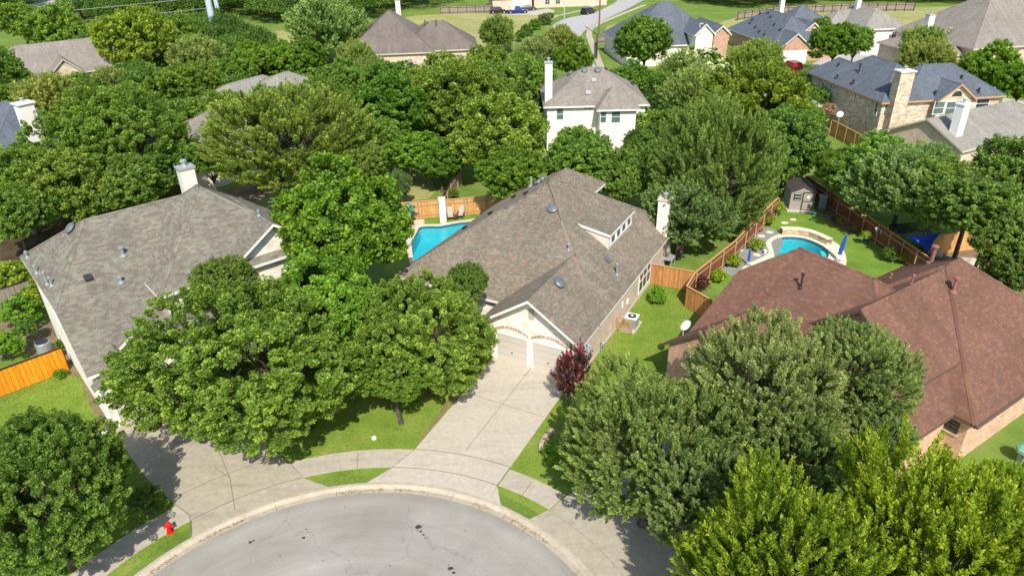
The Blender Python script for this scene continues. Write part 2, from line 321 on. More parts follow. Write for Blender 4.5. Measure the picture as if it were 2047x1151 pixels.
leafmat("flower_white", (.50, .52, .40), (.66, .66, .54), (.80, .78, .66), .3); leafmat("flower_orange", (.60, .13, .04), (.75, .22, .07), (.85, .35, .14), .3)
n = NT("bark"); n.col(n.ramp(n.noise(7, 5), [(.3, (.05, .038, .03)), (.7, (.14, .115, .09))])).set(.95, .1); n.bump(n.noise(16, 4), .7, .04)
n = NT("bark_pale"); n.col(n.ramp(n.noise(7, 5), [(.3, (.20, .16, .125)), (.7, (.38, .32, .26))])).set(.95, .1); n.bump(n.noise(16, 4), .7, .04)
# ------------------------------------------------------------ houses: union of hipped / gabled volumes
EPS = 1e-4
def split(poly, pl):
    a, b, c, d = pl; D = [a*p[0]+b*p[1]+c*p[2]-d for p in poly]
    if max(D) <= EPS: return poly, None
    if min(D) >= -EPS: return None, poly
    i, o = [], []; n = len(poly)
    for k in range(n):
        p, q = poly[k], poly[(k+1) % n]; x, y = D[k], D[(k+1) % n]
        if x <= EPS: i.append(p)
        if x >= -EPS: o.append(p)
        if (x < -EPS and y > EPS) or (x > EPS and y < -EPS):
            t = x/(x-y); r = tuple(p[j]+(q[j]-p[j])*t for j in range(3)); i.append(r); o.append(r)
    return i, o
def area(poly):
    if poly is None or len(poly) < 3: return 0
    s = Vector((0, 0, 0)); p0 = Vector(poly[0])
    for k in range(1, len(poly)-1): s += (Vector(poly[k])-p0).cross(Vector(poly[k+1])-p0)
    return s.length/2
def clip(poly, pls):
    for pl in pls:
        if poly is None or len(poly) < 3: return None
        poly, _ = split(poly, pl)
    return poly if area(poly) > 1e-4 else None
def subtract(polys, solid, tie):
    out = []
    for poly in polys:
        rest = poly; pieces = []; cop = False
        for pl in solid:
            D = [pl[0]*p[0]+pl[1]*p[1]+pl[2]*p[2]-pl[3] for p in rest]
            if max(abs(x) for x in D) < 1e-3:
                if not tie: cop = True; break
                continue
            rest, o = split(rest, pl)
            if o is not None and area(o) > 1e-4: pieces.append(o)
            if rest is None or area(rest) < 1e-4: rest = None; break
        if cop or rest is not None and len(pieces) == 0 and cop: out.append(poly)
        else: out += pieces
    return out
class House:
    T = .2
    def __init__(s, name, label, cat, theta, org, mats, z0=0.0, ov=.45, gov=.35):
        s.th = rad(theta); s.o = Vector((org[0], org[1], z0)); s.m = mats; s.ov = ov; s.gov = gov
        s.root = empty(name, s.o, s.th, label=label, cat=cat); s.c = []
        s.R = Matrix.Rotation(s.th, 3, 'Z')
    def W(s, u, w, z): return s.o + s.R @ Vector((u, -w, z))
    def loc(s, p): q = s.R.transposed() @ (Vector(p)-s.o); return q.x, -q.y, q.z
    def onwall(s, side, pos, px, py):
        """where the sight line of a pixel meets the wall plane: (along, z)"""
        o = s.R.transposed() @ (Vector((0, 0, CAMH)) - s.o); d = s.R.transposed() @ ray(px, py); o.y *= -1; d.y *= -1
        k = 0 if side in 'FB' else 1; t = (pos-o[k])/d[k]; q = o+d*t; return (q.y if k == 0 else q.x), q.z
    def vol(s, u0, u1, w0, w1, z=3.0, m=.67, F=1, B=1, L=1, R=1, zF=None, zB=None, zL=None, zR=None, base=0.0, wall=True, ins=None, wm=0):
        """F/B/L/R: 1 = slope m, 0 = gable, other = own slope; zX = own eave height; base = wall foot"""
        pl = []; sl = {}
        for key, val, ze in (('F', F, zF), ('B', B, zB), ('L', L, zL), ('R', R, zR)):
            if val == 0: continue
            k = m if val == 1 else val; e = z if ze is None else ze
            P = {'F': (-k, 0, 1, e-k*u0), 'B': (k, 0, 1, e+k*u1), 'L': (0, -k, 1, e-k*w0), 'R': (0, k, 1, e+k*w1)}[key]
            sl[key] = P; pl.append(P)
        i = ins or {}
        g = lambda k: i.get(k, s.ov if k in sl else s.gov)
        s.c.append(dict(r=(u0, u1, w0, w1), pl=pl, sl=sl, zmin=min([z]+[x for x in (zF, zB, zL, zR) if x is not None]), base=base, wall=wall, wm=wm,
                        ri=(u0+g('F'), u1-g('B'), w0+g('L'), w1-g('R'))))
        return s
    @staticmethod
    def foot(r): return [(-1, 0, 0, -r[0]), (1, 0, 0, r[1]), (0, -1, 0, -r[2]), (0, 1, 0, r[3])]
    def build(s):
        roof, cap, fas, sof, walls = [], [], [], [], []
        sh = lambda pl, t: (pl[0], pl[1], pl[2], pl[3]-t)
        for i, c in enumerate(s.c):
            u0, u1, w0, w1 = c['r']; others = [(j, d) for j, d in enumerate(s.c) if j != i]
            def cut(polys, walls_=False):
                for j, d in others:
                    A = House.foot(d['ri']) + [sh(p, s.T if walls_ else 0) for p in d['pl']] + [(0, 0, -1, -d['base']+.001)]
                    polys = subtract(polys, A, j < i)
                    if not walls_:
                        Bz = House.foot(d['r']) + d['pl'] + [(0, 0, -1, -(d['zmin']-.25))]
                        polys = subtract(polys, Bz, j < i)
                return polys
            for k, P in c['sl'].items():
                zf = lambda u, w: P[3]-P[0]*u-P[1]*w
                q = [(u, w, zf(u, w)) for u, w in ((u0, w0), (u1, w0), (u1, w1), (u0, w1))]
                q = clip(q, [x for kk, x in c['sl'].items() if kk != k])
                if q is None: continue
                roof += [(f, P) for f in cut([q])]
                sof.append([(a, b, zz-s.T) for a, b, zz in q])
                cen = Vector((sum(p[0] for p in q)/len(q), sum(p[1] for p in q)/len(q), sum(p[2] for p in q)/len(q)))
                for a in range(len(q)):                     # caps along hips and ridges
                    p, r = Vector(q[a]), Vector(q[(a+1) % len(q)]); mid = (p+r)/2
                    if min(abs(mid.x-u0), abs(mid.x-u1)) < .01 or min(abs(mid.y-w0), abs(mid.y-w1)) < .01 or (r-p).length < .2: continue
                    d = (r-p).normalized(); nrm = Vector((P[0], P[1], P[2])).normalized(); inn = nrm.cross(d)
                    if inn.dot(cen-mid) < 0: inn = -inn
                    up_ = Vector((0, 0, .03)); cq = [tuple(x+up_) for x in (p, r, r+inn*.16, p+inn*.16)]
                    cap += cut([cq])
            for key, (fix, lo, hi) in {'F': (u0, w0, w1), 'B': (u1, w0, w1), 'L': (w0, u0, u1), 'R': (w1, u0, u1)}.items():
                V = (lambda a, zz: (fix, a, zz)) if key in 'FB' else (lambda a, zz: (a, fix, zz))
                q = clip([V(lo, -5), V(hi, -5), V(hi, 40), V(lo, 40)], c['pl'])
                if q: fas += cut(subtract([q], [sh(p, s.T) for p in c['pl']], False))
            if c['wall']:
                a0, a1, b0, b1 = c['ri']
                for key, (fix, lo, hi) in {'F': (a0, b0, b1), 'B': (a1, b0, b1), 'L': (b0, a0, a1), 'R': (b1, a0, a1)}.items():
                    V = (lambda a, zz: (fix, a, zz)) if key in 'FB' else (lambda a, zz: (a, fix, zz))
                    q = clip([V(lo, c['base']), V(hi, c['base']), V(hi, 40), V(lo, 40)], [sh(p, s.T) for p in c['pl']])
                    if q: walls += [(f, key, c['wm']) for f in cut([q], True)]
        def emit(name, polys, mat, uvf, mi=None):
            v, f, uv = [], [], []
            for q in polys:
                n = len(v); v += [(p[0], -p[1], p[2]) for p in q]; f.append(tuple(range(n, n+len(q)))); uv += uvf(q)
            return mesh(name, v, f, mat, s.root, uvs=uv, mi=mi)
        uvs = []
        def ruv(q, P):
            g = Vector((-P[0], -P[1])); k = g.length; g = g/k if k else Vector((1, 0)); h = Vector((-g.y, g.x)); c = math.sqrt(1+k*k)
            return [(h.x*p[0]+h.y*p[1]+50, (g.x*p[0]+g.y*p[1])*c+50) for p in q]
        v, f, uv = [], [], []
        for q, P in roof:
            n = len(v); v += [(p[0], -p[1], p[2]) for p in q]; f.append(tuple(range(n, n+len(q)))); uv += ruv(q, P)
        s.roof = mesh("roof", v, f, MAT[s.m['roof']], s.root, uvs=uv)
        if cap: o = emit("ridge_cap", cap, MAT[s.m['roof']], lambda q: [(p[0]*1.0+p[1], p[2]*.2) for p in q]); o.parent = s.roof
        emit("fascia", fas, MAT[s.m.get('trim', 'trim_white')], lambda q: [(p[0]+p[1], p[2]) for p in q])
        emit("soffit", sof, MAT[s.m.get('soffit', 'soffit')], lambda q: [(p[0], p[1]) for p in q])
        ms = s.m['wall'] if isinstance(s.m['wall'], (list, tuple)) else [s.m['wall']]
        emit("wall", [q for q, k, m in walls], [MAT[x] for x in ms], lambda q: [(p[1]+40, p[2]) if abs(q[0][0]-q[1][0])+abs(q[1][0]-q[2][0]) < 1e-3 else (p[0]+40, p[2]) for p in q],
             mi=[(s.m['pick'](k, m) if 'pick' in s.m else 0) for q, k, m in walls])
        return s
    # pieces on the walls -------------------------------------------------
    def slab(s, mb, side, pos, a0, a1, z0, z1, d0, d1, m=0):
        sg = -1 if side in 'FL' else 1; p0, p1 = pos+sg*d0, pos+sg*d1; lo, hi = min(p0, p1), max(p0, p1)
        if side in 'FB': mb.box(lo, hi, -a1, -a0, z0, z1, m)
        else: mb.box(a0, a1, -hi, -lo, z0, z1, m)
    def window(s, side, pos, a0, a1, z0, z1, nx=1, ny=2, gl='glass_green', fr='window_frame', sill=None):
        if a0 > a1: a0, a1 = a1, a0
        if z0 > z1: z0, z1 = z1, z0
        b = MB(); t = .07
        s.slab(b, side, pos, a0, a0+t, z0, z1, -.02, .06); s.slab(b, side, pos, a1-t, a1, z0, z1, -.02, .06)
        s.slab(b, side, pos, a0+t, a1-t, z0, z0+t, -.02, .06); s.slab(b, side, pos, a0+t, a1-t, z1-t, z1, -.02, .06)
        for i in range(1, nx):
            x = a0+(a1-a0)*i/nx; s.slab(b, side, pos, x-.03, x+.03, z0+t, z1-t, 0, .045)
        for j in range(1, ny):
            z = z0+(z1-z0)*j/ny; s.slab(b, side, pos, a0+t, a1-t, z-.025, z+.025, 0, .052)
        o = b.build("window", MAT[fr], s.root)
        g = MB(); s.slab(g, side, pos, a0+t*.6, a1-t*.6, z0+t*.6, z1-t*.6, -.01, .02); g.build("pane", MAT[gl], o)
        if sill:
            g = MB(); s.slab(g, side, pos, a0-.08, a1+.08, z0-.1, z0-.004, -.02, .1); g.build("sill", MAT[sill], o)
        return o
    def winpx(s, side, pos, x0, y0, x1, y1, **k):
        a, z1 = s.onwall(side, pos, x0, y0); b, z0 = s.onwall(side, pos, x1, y1)
        return s.window(side, pos, a, b, max(z0, .15), z1, **k)
    def box(s, name, mat, u0, u1, w0, w1, z0, z1, parent=None, **k):
        return MB().box(u0, u1, -w1, -w0, z0, z1).build(name, MAT[mat], parent or s.root, **k)
    def chimney(s, u0, u1, w0, w1, z0, z1, mat, capm='flashing', lip=.08, flue=True):
        vs, fs, uv = [], [], []
        for (a, b, c, d) in ((u0, w0, u1, w0), (u1, w0, u1, w1), (u1, w1, u0, w1), (u0, w1, u0, w0)):
            n = len(vs); L = math.hypot(c-a, d-b); vs += [(a, -b, z0), (c, -d, z0), (c, -d, z1), (a, -b, z1)]; fs.append((n, n+1, n+2, n+3)); uv += [(0, z0), (L, z0), (L, z1), (0, z1)]
        n = len(vs); vs += [(u0, -w0, z1), (u1, -w0, z1), (u1, -w1, z1), (u0, -w1, z1)]; fs.append((n, n+1, n+2, n+3)); uv += [(0, 0)]*4
        ch = mesh("chimney", vs, fs, MAT[mat], s.roof, uvs=uv)
        MB().box(u0-lip, u1+lip, -w1-lip, -w0+lip, z1+.003, z1+.14).build("chimney_cap", MAT[capm], ch)
        if flue:
            b = MB(); c = ((u0+u1)/2, -(w0+w1)/2, z1+.14); b.lathe([(.13, 0), (.13, .3), (.22, .31), (.22, .42), (.05, .48)], c, 12); b.build("flue", MAT['galv'], ch, smooth=False)
        return ch
    def roofz(s, u, w):
        best = -9; nb = None
        for c in s.c:
            r = c['r']
            if r[0] <= u <= r[1] and r[2] <= w <= r[3]:
                z, P = min(((p[3]-p[0]*u-p[1]*w), p) for p in c['pl'])
                if z > best: best = z; nb = P
        return best, Vector((nb[0], -nb[1], nb[2])).normalized()
    def onroof(s, px, py):
        """where the sight line first meets this roof"""
        o = s.R.transposed() @ (Vector((0, 0, CAMH)) - s.o); d = s.R.transposed() @ ray(px, py).normalized()
        t = 5.0
        while t < 400:
            q = o+d*t; u, w = q.x, -q.y
            ok = any(c['r'][0] <= u <= c['r'][1] and c['r'][2] <= w <= c['r'][3] for c in s.c)
            if ok:
                z, nn = s.roofz(u, w)
                if q.z <= z: return u, w, z, nn
            t += .04
        return None
    def dome_vent(s, px, py, r=.42, mat='vent_grey'):
        h = s.onroof(px, py)
        if not h: return
        u, w, z, nn = h; b = MB(); b.lathe([(r*.55, -.1), (r*.55, .12), (r, .13), (r*.96, .2), (r*.75, .27), (r*.35, .31)], (0, 0, 0), 20)
        o = b.build("roof_vent", MAT[mat], s.roof, smooth=False); o.location = (u, -w, z); o.rotation_mode = 'QUATERNION'; o.rotation_quaternion = Vector((0, 0, 1)).rotation_difference(nn)
    def box_vent(s, px, py, sz=.3, mat='black_plastic', h=.14):
        q = s.onroof(px, py)
        if not q: return
        u, w, z, nn = q; b = MB(); b.box(-sz/2, sz/2, -sz/2, sz/2, -.02, h); b.box(-sz*.6, sz*.6, -sz*.6, sz*.6, h+.003, h+.05)
        o = b.build("roof_vent", MAT[mat], s.roof); o.location = (u, -w, z); o.rotation_mode = 'QUATERNION'; o.rotation_quaternion = Vector((0, 0, 1)).rotation_difference(nn)
    def pipe(s, px, py, h=.5, r=.05, mat='grey_metal', hat=True):
        q = s.onroof(px, py)
        if not q: return
        u, w, z, nn = q; b = MB(); b.lathe([(r*2.6, -.06), (r*2.2, .04), (r, .1), (r, h)] + ([(r*1.9, h), (r*1.9, h+.1), (r*.4, h+.15)] if hat else []), (0, 0, 0), 10)
        o = b.build("vent_pipe", MAT[mat], s.roof); o.location = (u, -w, z)
def ridge_vent(H, p0, p1, mat='flashing'): pass
# ---- the house in the middle, behind the driveway
O_ = (1.2146, 38.5597)
Hm = House("house", "cream house with weathered brown shingle roof, white front gable and twin garage doors", "house", 61.5, O_,
           dict(roof="roof_main", wall=["brick_tan", "stone_white", "siding"], pick=lambda k, m: 2 if m == 2 else (1 if k == 'F' else 0), trim="trim_white"))
Hm.vol(2.1, 20.4, -12.4, 3.7, 3.0, .67, F=.565)
Hm.vol(6.0, 17.35, -6.8, -1.9, 6.72, .67, F=.565, zF=3+.565*3.9, B=.67, wm=2)
Hm.vol(-.75, 8.5, -3.55, 3.7, 3.0, .67, F=0, B=0, ins=dict(F=.65))
Hm.vol(9.75, 15.0, -3.2, 1.45, 5.78, .18, F=0, B=0, L=0, R=.18, base=4.0, ins=dict(F=.12, B=.12, R=.14), wm=2)
Hm.build()
for x, y in ((1105, 419), (1117, 568)): Hm.dome_vent(x, y, .42)
for x, y in ((1077, 367), (1085, 361)): Hm.dome_vent(x, y, .42)
for x, y in ((1214, 522), ): Hm.box_vent(x, y, .36, 'vent_grey')
for x, y in ((1052, 388), (1028, 395), (981, 428), (930, 457)): Hm.box_vent(x, y, .3)
Hm.pipe(1137, 500, .35, .06); Hm.pipe(1233, 549, .75, .07); Hm.pipe(1062, 372, .8, .1, 'galv', False)
Hm.chimney(16.9, 17.65, 2.7, 3.6, 2.6, 6.1, "stone_white", 'trim_tan')
Hm.window('R', 3.25, 11.5, 14.3, .45, 2.45, nx=3, ny=2, gl='glass_dark')
for k in range(4): Hm.window('R', 1.31, 10.2+k*1.13, 11.15+k*1.13, 4.78, 5.48, nx=1, ny=1, gl='glass_dark')
# garage front: two doors under brick arches
GW = -.1
def garage_door(H, side, pos, a0, a1, h, mat='garage_door', arch=None):
    b = MB(); H.slab(b, side, pos, a0, a1, .02, h, -.02, .012)
    o = b.build("garage_door", MAT[mat], H.root)
    f = MB(); H.slab(f, side, pos, a0-.09, a0, .02, h+.09, -.02, .05); H.slab(f, side, pos, a1, a1+.09, .02, h+.09, -.02, .05); H.slab(f, side, pos, a0, a1, h, h+.09, -.02, .05)
    f.build("door_frame", MAT['trim_white'], o)
    g = MB(); H.slab(g, side, pos, (a0+a1)/2-.07, (a0+a1)/2+.07, .75, .79, .01, .05); g.build("handle", MAT['black_plastic'], o)
    if arch:
        n = 22; c = (a0+a1)/2; hw = (a1-a0)/2+.12; v, fcs, uv = [], [], []
        for k in range(n+1):
            t = -1+2*k/n; y = pos-.035
            zb = h+.16+.36*(1-t*t); v += [(y, -(c+t*hw), zb), (y, -(c+t*hw), zb+.2), (pos+.01, -(c+t*hw), zb), (pos+.01, -(c+t*hw), zb+.2)]
        for k in range(n):
            a, q = 4*k, 4*k+4; fcs += [(a, q, q+1, a+1), (a+1, q+1, q+3, a+3), (a, a+2, q+2, q)]; x0, x1 = k*.12, k*.12+.12
            uv += [(x0, 0), (x1, 0), (x1, .2), (x0, .2)]*3
        mesh("brick_arch", v, fcs, MAT['arch_brick'], H.root, uvs=uv)
garage_door(Hm, 'F', GW, -2.55, -.32, 2.08, arch=True); garage_door(Hm, 'F', GW, .1, 2.33, 2.08, arch=True)
b = MB(); Hm.slab(b, 'F', GW, -.18, .22, 3.75, 4.5, -.01, .03)
for k in range(6): Hm.slab(b, 'F', GW, -.14, .18, 3.8+k*.11, 3.85+k*.11, .03, .05)
b.build("gable_vent", MAT["soffit"], Hm.root)
for a in (1.6, 3.25):                                            # electric boxes on the brick side
    pass
b = MB(); Hm.slab(b, 'R', 3.25, 1.05, 1.5, .9, 1.9, -.01, .16); Hm.slab(b, 'R', 3.25, 1.65, 1.85, 1.1, 1.6, -.01, .1); Hm.slab(b, 'R', 3.25, 1.2, 1.26, 1.9, 3.0, .02, .08); b.build("electric_box", MAT['pole_grey'], Hm.root)
b = MB(); b.tube([(3.6, -3.4, .02), (3.6, -3.4, .5), (3.75, -3.42, .62)], .03); b.lathe([(.12, 0), (.15, .1), (.15, .25), (.08, .34)], (3.8, -3.46, .5), 12); b.build("gas_meter", MAT['grey_metal'], Hm.root)
b = MB(); Hm.slab(b, 'R', 3.25, 8.9, 9.15, 1.0, 1.35, -.01, .1); Hm.slab(b, 'R', 3.25, 7.9, 8.0, 1.2, 1.7, -.01, .07); b.build("wall_box", MAT['white_metal'], Hm.root)
Hm.box("foundation", "concrete_new", 1.0, 19, 3.24, 3.31, 0, .22)
# ---- the two-storey house on the left
Hl = House("house", "two-storey stone house with mottled grey-green shingle roof at the left of the lawn", "house", 131, (-23.7547, 32.7016),
           dict(roof="roof_left", wall=["stone_white"], trim="trim_white"))
Hl.vol(.9, 14.8, 0, 14, 3.0, .67, F=.67, zF=3.0+.67*.9, B=.63, zB=6.4, L=.88, zL=6.4, R=.8, zR=6.37, ins=dict(L=.3))
Hl.vol(2.2, 13.2, 5.05, 15.8, 6.37, .8)
Hl.vol(1.5, 8.4, .02, 6.78, 3.0, .67, F=0, B=0)
Hl.vol(0, 6.4, .01, 3.7, 3.0, .8, F=0, B=0)
Hl.vol(2.1, 9, 10.3, 15.4, 7.15, .67, F=0, B=0, ins=dict(F=.55))
Hl.build()
Hl.dome_vent(144, 458, .4); Hl.dome_vent(418, 375, .4)
for x, y, h in ((55, 515, .35), (74, 546, .45), (95, 568, .75), (104, 571, .5)): Hl.pipe(x, y, h, .06, 'grey_metal', True)
Hl.pipe(247, 511, .5, .09, 'grey_metal'); Hl.pipe(243, 565, .3, .08, 'grey_metal'); Hl.box_vent(176, 557, .36); Hl.pipe(376, 372, .7, .07, 'black_plastic'); Hl.pipe(518, 432, .3, .05, 'grey_metal')
_h = [Hl.loc(at(x, 340, 11.6)) for x in (352, 386)]
Hl.chimney(_h[0][0]-.4, _h[0][0]+.4, _h[0][1]+.1, _h[0][1]+1.05, 6.5, 11.6, "siding", 'galv')
garage_door(Hl, 'F', .35, .8, 3.0, 2.1); Hl.window('L', .3, 8.2, 9.2, 3.6, 5.0, gl='glass_dark')
Hl.winpx('F', 2.65, 405, 566, 440, 600, nx=2, gl='glass_green')
# ---- the brown-roofed brick house on the right
Hr = House("house", "orange brick house with dark red-brown shingle roof at the right of the driveway", "house", 32.5, (8.775, 36.715),
           dict(roof="roof_brown", wall=["brick_orange"], trim="trim_brown", soffit="trim_brown"))
Hr.vol(2.49, 15.1, .34, 14.0, 3.0, .8, zL=6.11)
Hr.vol(7.85, 21.5, 2.8, 15.1, 3.0, .8)
Hr.vol(0, 9.0, .35, 6.9, 3.0, .8, F=0, B=0)
Hr.vol(5.6, 13.5, 5.3, 12.7, 4.75, .8, F=0, B=0)
Hr.build()
Hr.pipe(1600, 576, .85, .06, 'black_plastic'); Hr.pipe(1905, 583, .8, .09, 'rust_pipe'); Hr.pipe(1861, 525, 1.1, .12, 'rust_pipe'); Hr.pipe(1822, 568, .5, .05, 'rust_pipe'); Hr.pipe(1780, 556, .25, .05, 'rust_pipe')
Hr.winpx('F', 8.3, 1873, 822, 1912, 868, nx=3, ny=3, gl='glass_dark', fr='shed_dark', sill='brick_orange')
Hr.winpx('R', 14.65, 2030, 800, 2060, 770, nx=2, gl='glass_green', fr='trim_brown')
b = MB(); b.bar(Hr.W(7.8, 15.18, 2.93)-Hr.o, Hr.W(21, 15.18, 2.93)-Hr.o, .12, .12)
g = b.build("gutter", MAT['trim_brown'], Hr.root); g.rotation_euler = (0, 0, -Hr.th)
# ---- the white two-storey house behind
Hb = House("house", "white two-storey house with hipped tan roof and tall white chimney beyond the trees", "house", 90, (4.2, 83.9), dict(roof="roof_tan", wall=["stucco_white"], trim="trim_white"))
Hb.vol(0, 10.4, 0, 12.6, 5.5, .65); Hb.vol(-1.9, 4, 6.1, 11.2, 5.48, .65, L=.9, R=.9)
Hb.build()
Hb.chimney(1.3, 2.2, .25, 1.12, 5.2, 10.2, "stucco_white", 'flashing')
for x, y in ((1140.5, 148), (1168, 141.5), (1195, 141.5)): Hb.dome_vent(x, y, .42)
for x, y in ((1210, 139), (1229, 144), (1254, 160), (1263, 169)): Hb.box_vent(x, y, .4)
for x, y in ((1187, 162), (1176, 187)): Hb.box_vent(x, y, .5, 'flashing')
Hb.winpx('F', .45, 1112, 217, 1127, 240, nx=1, gl='glass_green'); Hb.winpx('F', .45, 1166, 213, 1184, 219, nx=2, ny=1, gl='glass_dark')
Hb.winpx('F', -1.45, 1222, 221, 1240, 246, nx=1, gl='glass_green'); Hb.winpx('R', 10.75, 1250, 222, 1259, 250, nx=1, gl='glass_green'); Hb.winpx('F', -1.45, 1200, 221, 1212, 246, nx=1, gl='glass_green')
# ---- the blue-roofed brick house on the right hill
Hh = House("house", "two-storey buff brick house with slate-blue roof and tall stone chimney on the right", "house", 97.5, (43.2, 81.8), dict(roof="roof_blue", wall=["brick_buff"], trim="trim_cedar"))
Hh.vol(0, 14.5, 0, 8.8, 5.6, .75, F=.65); Hh.vol(7, 17.6, 0.02, 6.2, 5.6, .7, F=0, B=.9); Hh.vol(0, 9.2, 3, 15.9, 5.6, .67); Hh.vol(-.8, 5, 6.5, 11.5, 5.6, .75, F=0, B=0, ins=dict(F=.4))
Hh.build()
Hh.chimney(-.75, .5, 1.05, 2.75, 0, 9.1, "brick_buff", 'trim_white', .12)
for x, y, h in ((1749, 111, .5), (1782, 121, .7), (1717, 144, .9), (1673, 156, .3), (1705, 168, .4), (1676, 132, .2), (1869, 190, .4), (1956, 185, .4), (1922, 157, .25)): Hh.pipe(x, y, h, .09, 'black_plastic', True)
for q in ((1769, 208, 1789, 231), (1869, 203, 1884, 228), (1893, 203, 1925, 228), (1953, 198, 1974, 216), (1757, 257, 1776, 275)): Hh.winpx('F', -.4 if q[0] in (1893, 1869) else .45, *q, nx=2 if q[0] == 1893 else 1, gl='glass_green' if q[0] != 1953 else 'glass_dark')
for q in ((1665, 168, 1657, 187), (1714, 186, 1705, 209), (1758, 204, 1746, 229), (1704, 232, 1697, 246), (1672, 218, 1668, 234)): Hh.winpx('L', .45, *q, nx=1, gl='glass_dark')
b = MB(); n_ = 14; r_ = .62; c_ = 9.0; zc_ = 6.0
b.add([(-.47, -c_+r_*math.cos(math.pi*k/n_), zc_+r_*math.sin(math.pi*k/n_)) for k in range(n_+1)], [tuple(range(n_+1))]); b.build("arched_window", MAT['glass_dark'], Hh.root)
# ---- smaller background houses
def quick(label, th, org, mats, vols, name="house"):
    h = House(name, label, "house", th, org, mats)
    for v in vols: h.vol(*v[0], **v[1])
    return h.build()
Hc = quick("long single-storey house with dark brown hipped roof in front of the mown field", 95, (-29.5, 133), dict(roof="roof_dark", wall=["brick_tan"], trim="trim_tan"),
           [((0, 19.5, 0, 16.5, 3.0, .75), {}), ((1.5, 14, 10, 24.6, 3.0, .7), {}), ((8, 17, 12, 18.5, 4.2, .7), {})])
Hc.chimney(13.2, 14.2, 9.4, 10.3, 5, 10.4, "stucco_white")
for x, y in ((850, 52), (872, 52)): Hc.pipe(x, y, .9, .08, 'black_plastic')
Hd = quick("blue-grey-roofed house with pale stone gable beside a red brick gable at the top", 97, (27.5, 129), dict(roof="roof_blue", wall=["stone_white", "brick_red"], pick=lambda k, m: m, trim="trim_white"),
           [((3, 20, -6, 13, 3.6, .75), {}), ((0, 12, 5.4, 9.4, 5.6, .95), dict(F=0, B=0)), ((.8, 12, 9.0, 12.6, 5.4, .85), dict(F=0, B=0, wm=1))])
Hd.winpx('F', 1.15, 1399, 47, 1409, 66, nx=2, ny=3, gl='glass_green')
Hd.winpx('F', 1.15, 1391, 82, 1413, 93, nx=3, ny=1, gl='glass_green')
He = quick("dark-blue-roofed house with brick front gable, dormer and white garage door at the top", 97, (48.1, 132.9), dict(roof="roof_blue", wall=["brick_red"], trim="trim_white"),
           [((0, 20.7, 0, 11.5, 3.0, .72), {}), ((8, 19, 6, 17.5, 4.0, .7), {}), ((-2.2, 8, .4, 6.2, 3.0, .8), dict(F=0, B=0)), ((2.6, 9, 7.2, 10.4, 5.0, .8), dict(F=0, B=0)), ((1.2, 8, 5, 13, 3.0, .6), {})])
He.chimney(15.5, 16.3, 8.2, 9.0, 5, 8.7, "stucco_white")
for x, y in ((1525, 22), (1520, 28), (1536, 27), (1541, 35), (1505, 40), (1500, 47), (1510, 55), (1518, 64), (1528, 70), (1548, 50), (1560, 60)): He.box_vent(x, y, .4)
garage_door(He, 'F', -1.85, 1.0, 5.6, 2.3, 'white_metal')
He.window('F', 2.95, 8.3, 9.3, 4.2, 5.3, nx=3, ny=3, gl='glass_green')
Hf = quick("house with pale grey hipped roof and white stucco wall at the top right", 97, (66.5, 138), dict(roof="roof_grey", wall=["stucco_white"], trim="trim_white"),
           [((0, 15, 0, 9, 4.6, .7), {}), ((5, 16, -5, 12, 3.4, .6), {})])
Hf.chimney(9, 9.9, 3.2, 4.0, 4, 9.0, "stucco_white"); Hf.window('F', .45, 6, 7, 2.8, 4.0, nx=2, ny=2, gl='glass_dark')
Hg = quick("large house with brown-grey roof and stone gable in the top right corner", 100, (75.5, 118.5), dict(roof="roof_tan", wall=["brick_tan"], trim="trim_tan"),
           [((0, 20, 0, 24, 4.4, .75), {}), ((-2, 6, 10.5, 16, 4.4, .8), dict(F=0, B=0)), ((2, 16, -6, 2, 3.2, .5), {})])
Hg.chimney(8, 9, -2.9, -1.8, 3, 8.6, "siding")
Hg.window('F', -1.65, 12.4, 14.1, 1.2, 3.6, nx=2, ny=2, gl='glass_dark')
Hk = quick("tan stone house with brown roof and small gables in the top left among oaks", 125, (-72.5, 120.5), dict(roof="roof_tan", wall=["stone_tan"], trim="trim_tan"),
           [((0, 12, -12, 14, 3.4, .72), {}), ((-2.2, 6, -2.9, 2.6, 3.6, .9), dict(F=0, B=0)), ((-.6, 6, -9.8, -5.6, 4.2, .8), dict(F=0, B=0))])
Hk.window('F', -1.85, -1.0, .6, .3, 2.6, nx=1, ny=1, gl='glass_dark', fr='stone_tan'); Hk.window('F', -.25, -8.6, -6.8, 2.4, 4.2, nx=1, gl='glass_dark')
HL = quick("house with grey-tan roof mostly hidden behind the oaks below the pink crape myrtle", 60, (-44.5, 94), dict(roof="roof_grey", wall=["stone_white"], trim="trim_tan"),
           [((0, 17, 0, 11, 3.4, .55), {}), ((4, 18, 4, 16, 3.6, .6), {})])
for x, y in ((497, 141), (521, 137)): HL.box_vent(x, y, .5, 'grey_metal')
Hmm = quick("house with dark blue-grey roof and tall white chimney at the left edge", 55, (-53.2, 66.5), dict(roof="roof_blue", wall=["stone_white"], trim="trim_white"),
            [((0, 16, -14, 3.4, 4.6, .6), {})])
_a = [Hmm.loc(at(x, 206, 10.0)) for x in (38, 64)]
Hmm.chimney(_a[0][0]-.6, _a[0][0]+.8, min(_a[0][1], _a[1][1]), max(_a[0][1], _a[1][1]), 3.5, 10.0, "stucco_white", 'white_metal', .16)
Hi = quick("low tan-roofed house between the trees left of the blue-roofed brick house", 97, (32.5, 89.5), dict(roof="roof_grey", wall=["stucco_white"], trim="trim_tan"), [((0, 14, 0, 7.8, 3.2, .55), {})])
Hi.dome_vent(1536, 158, .5)
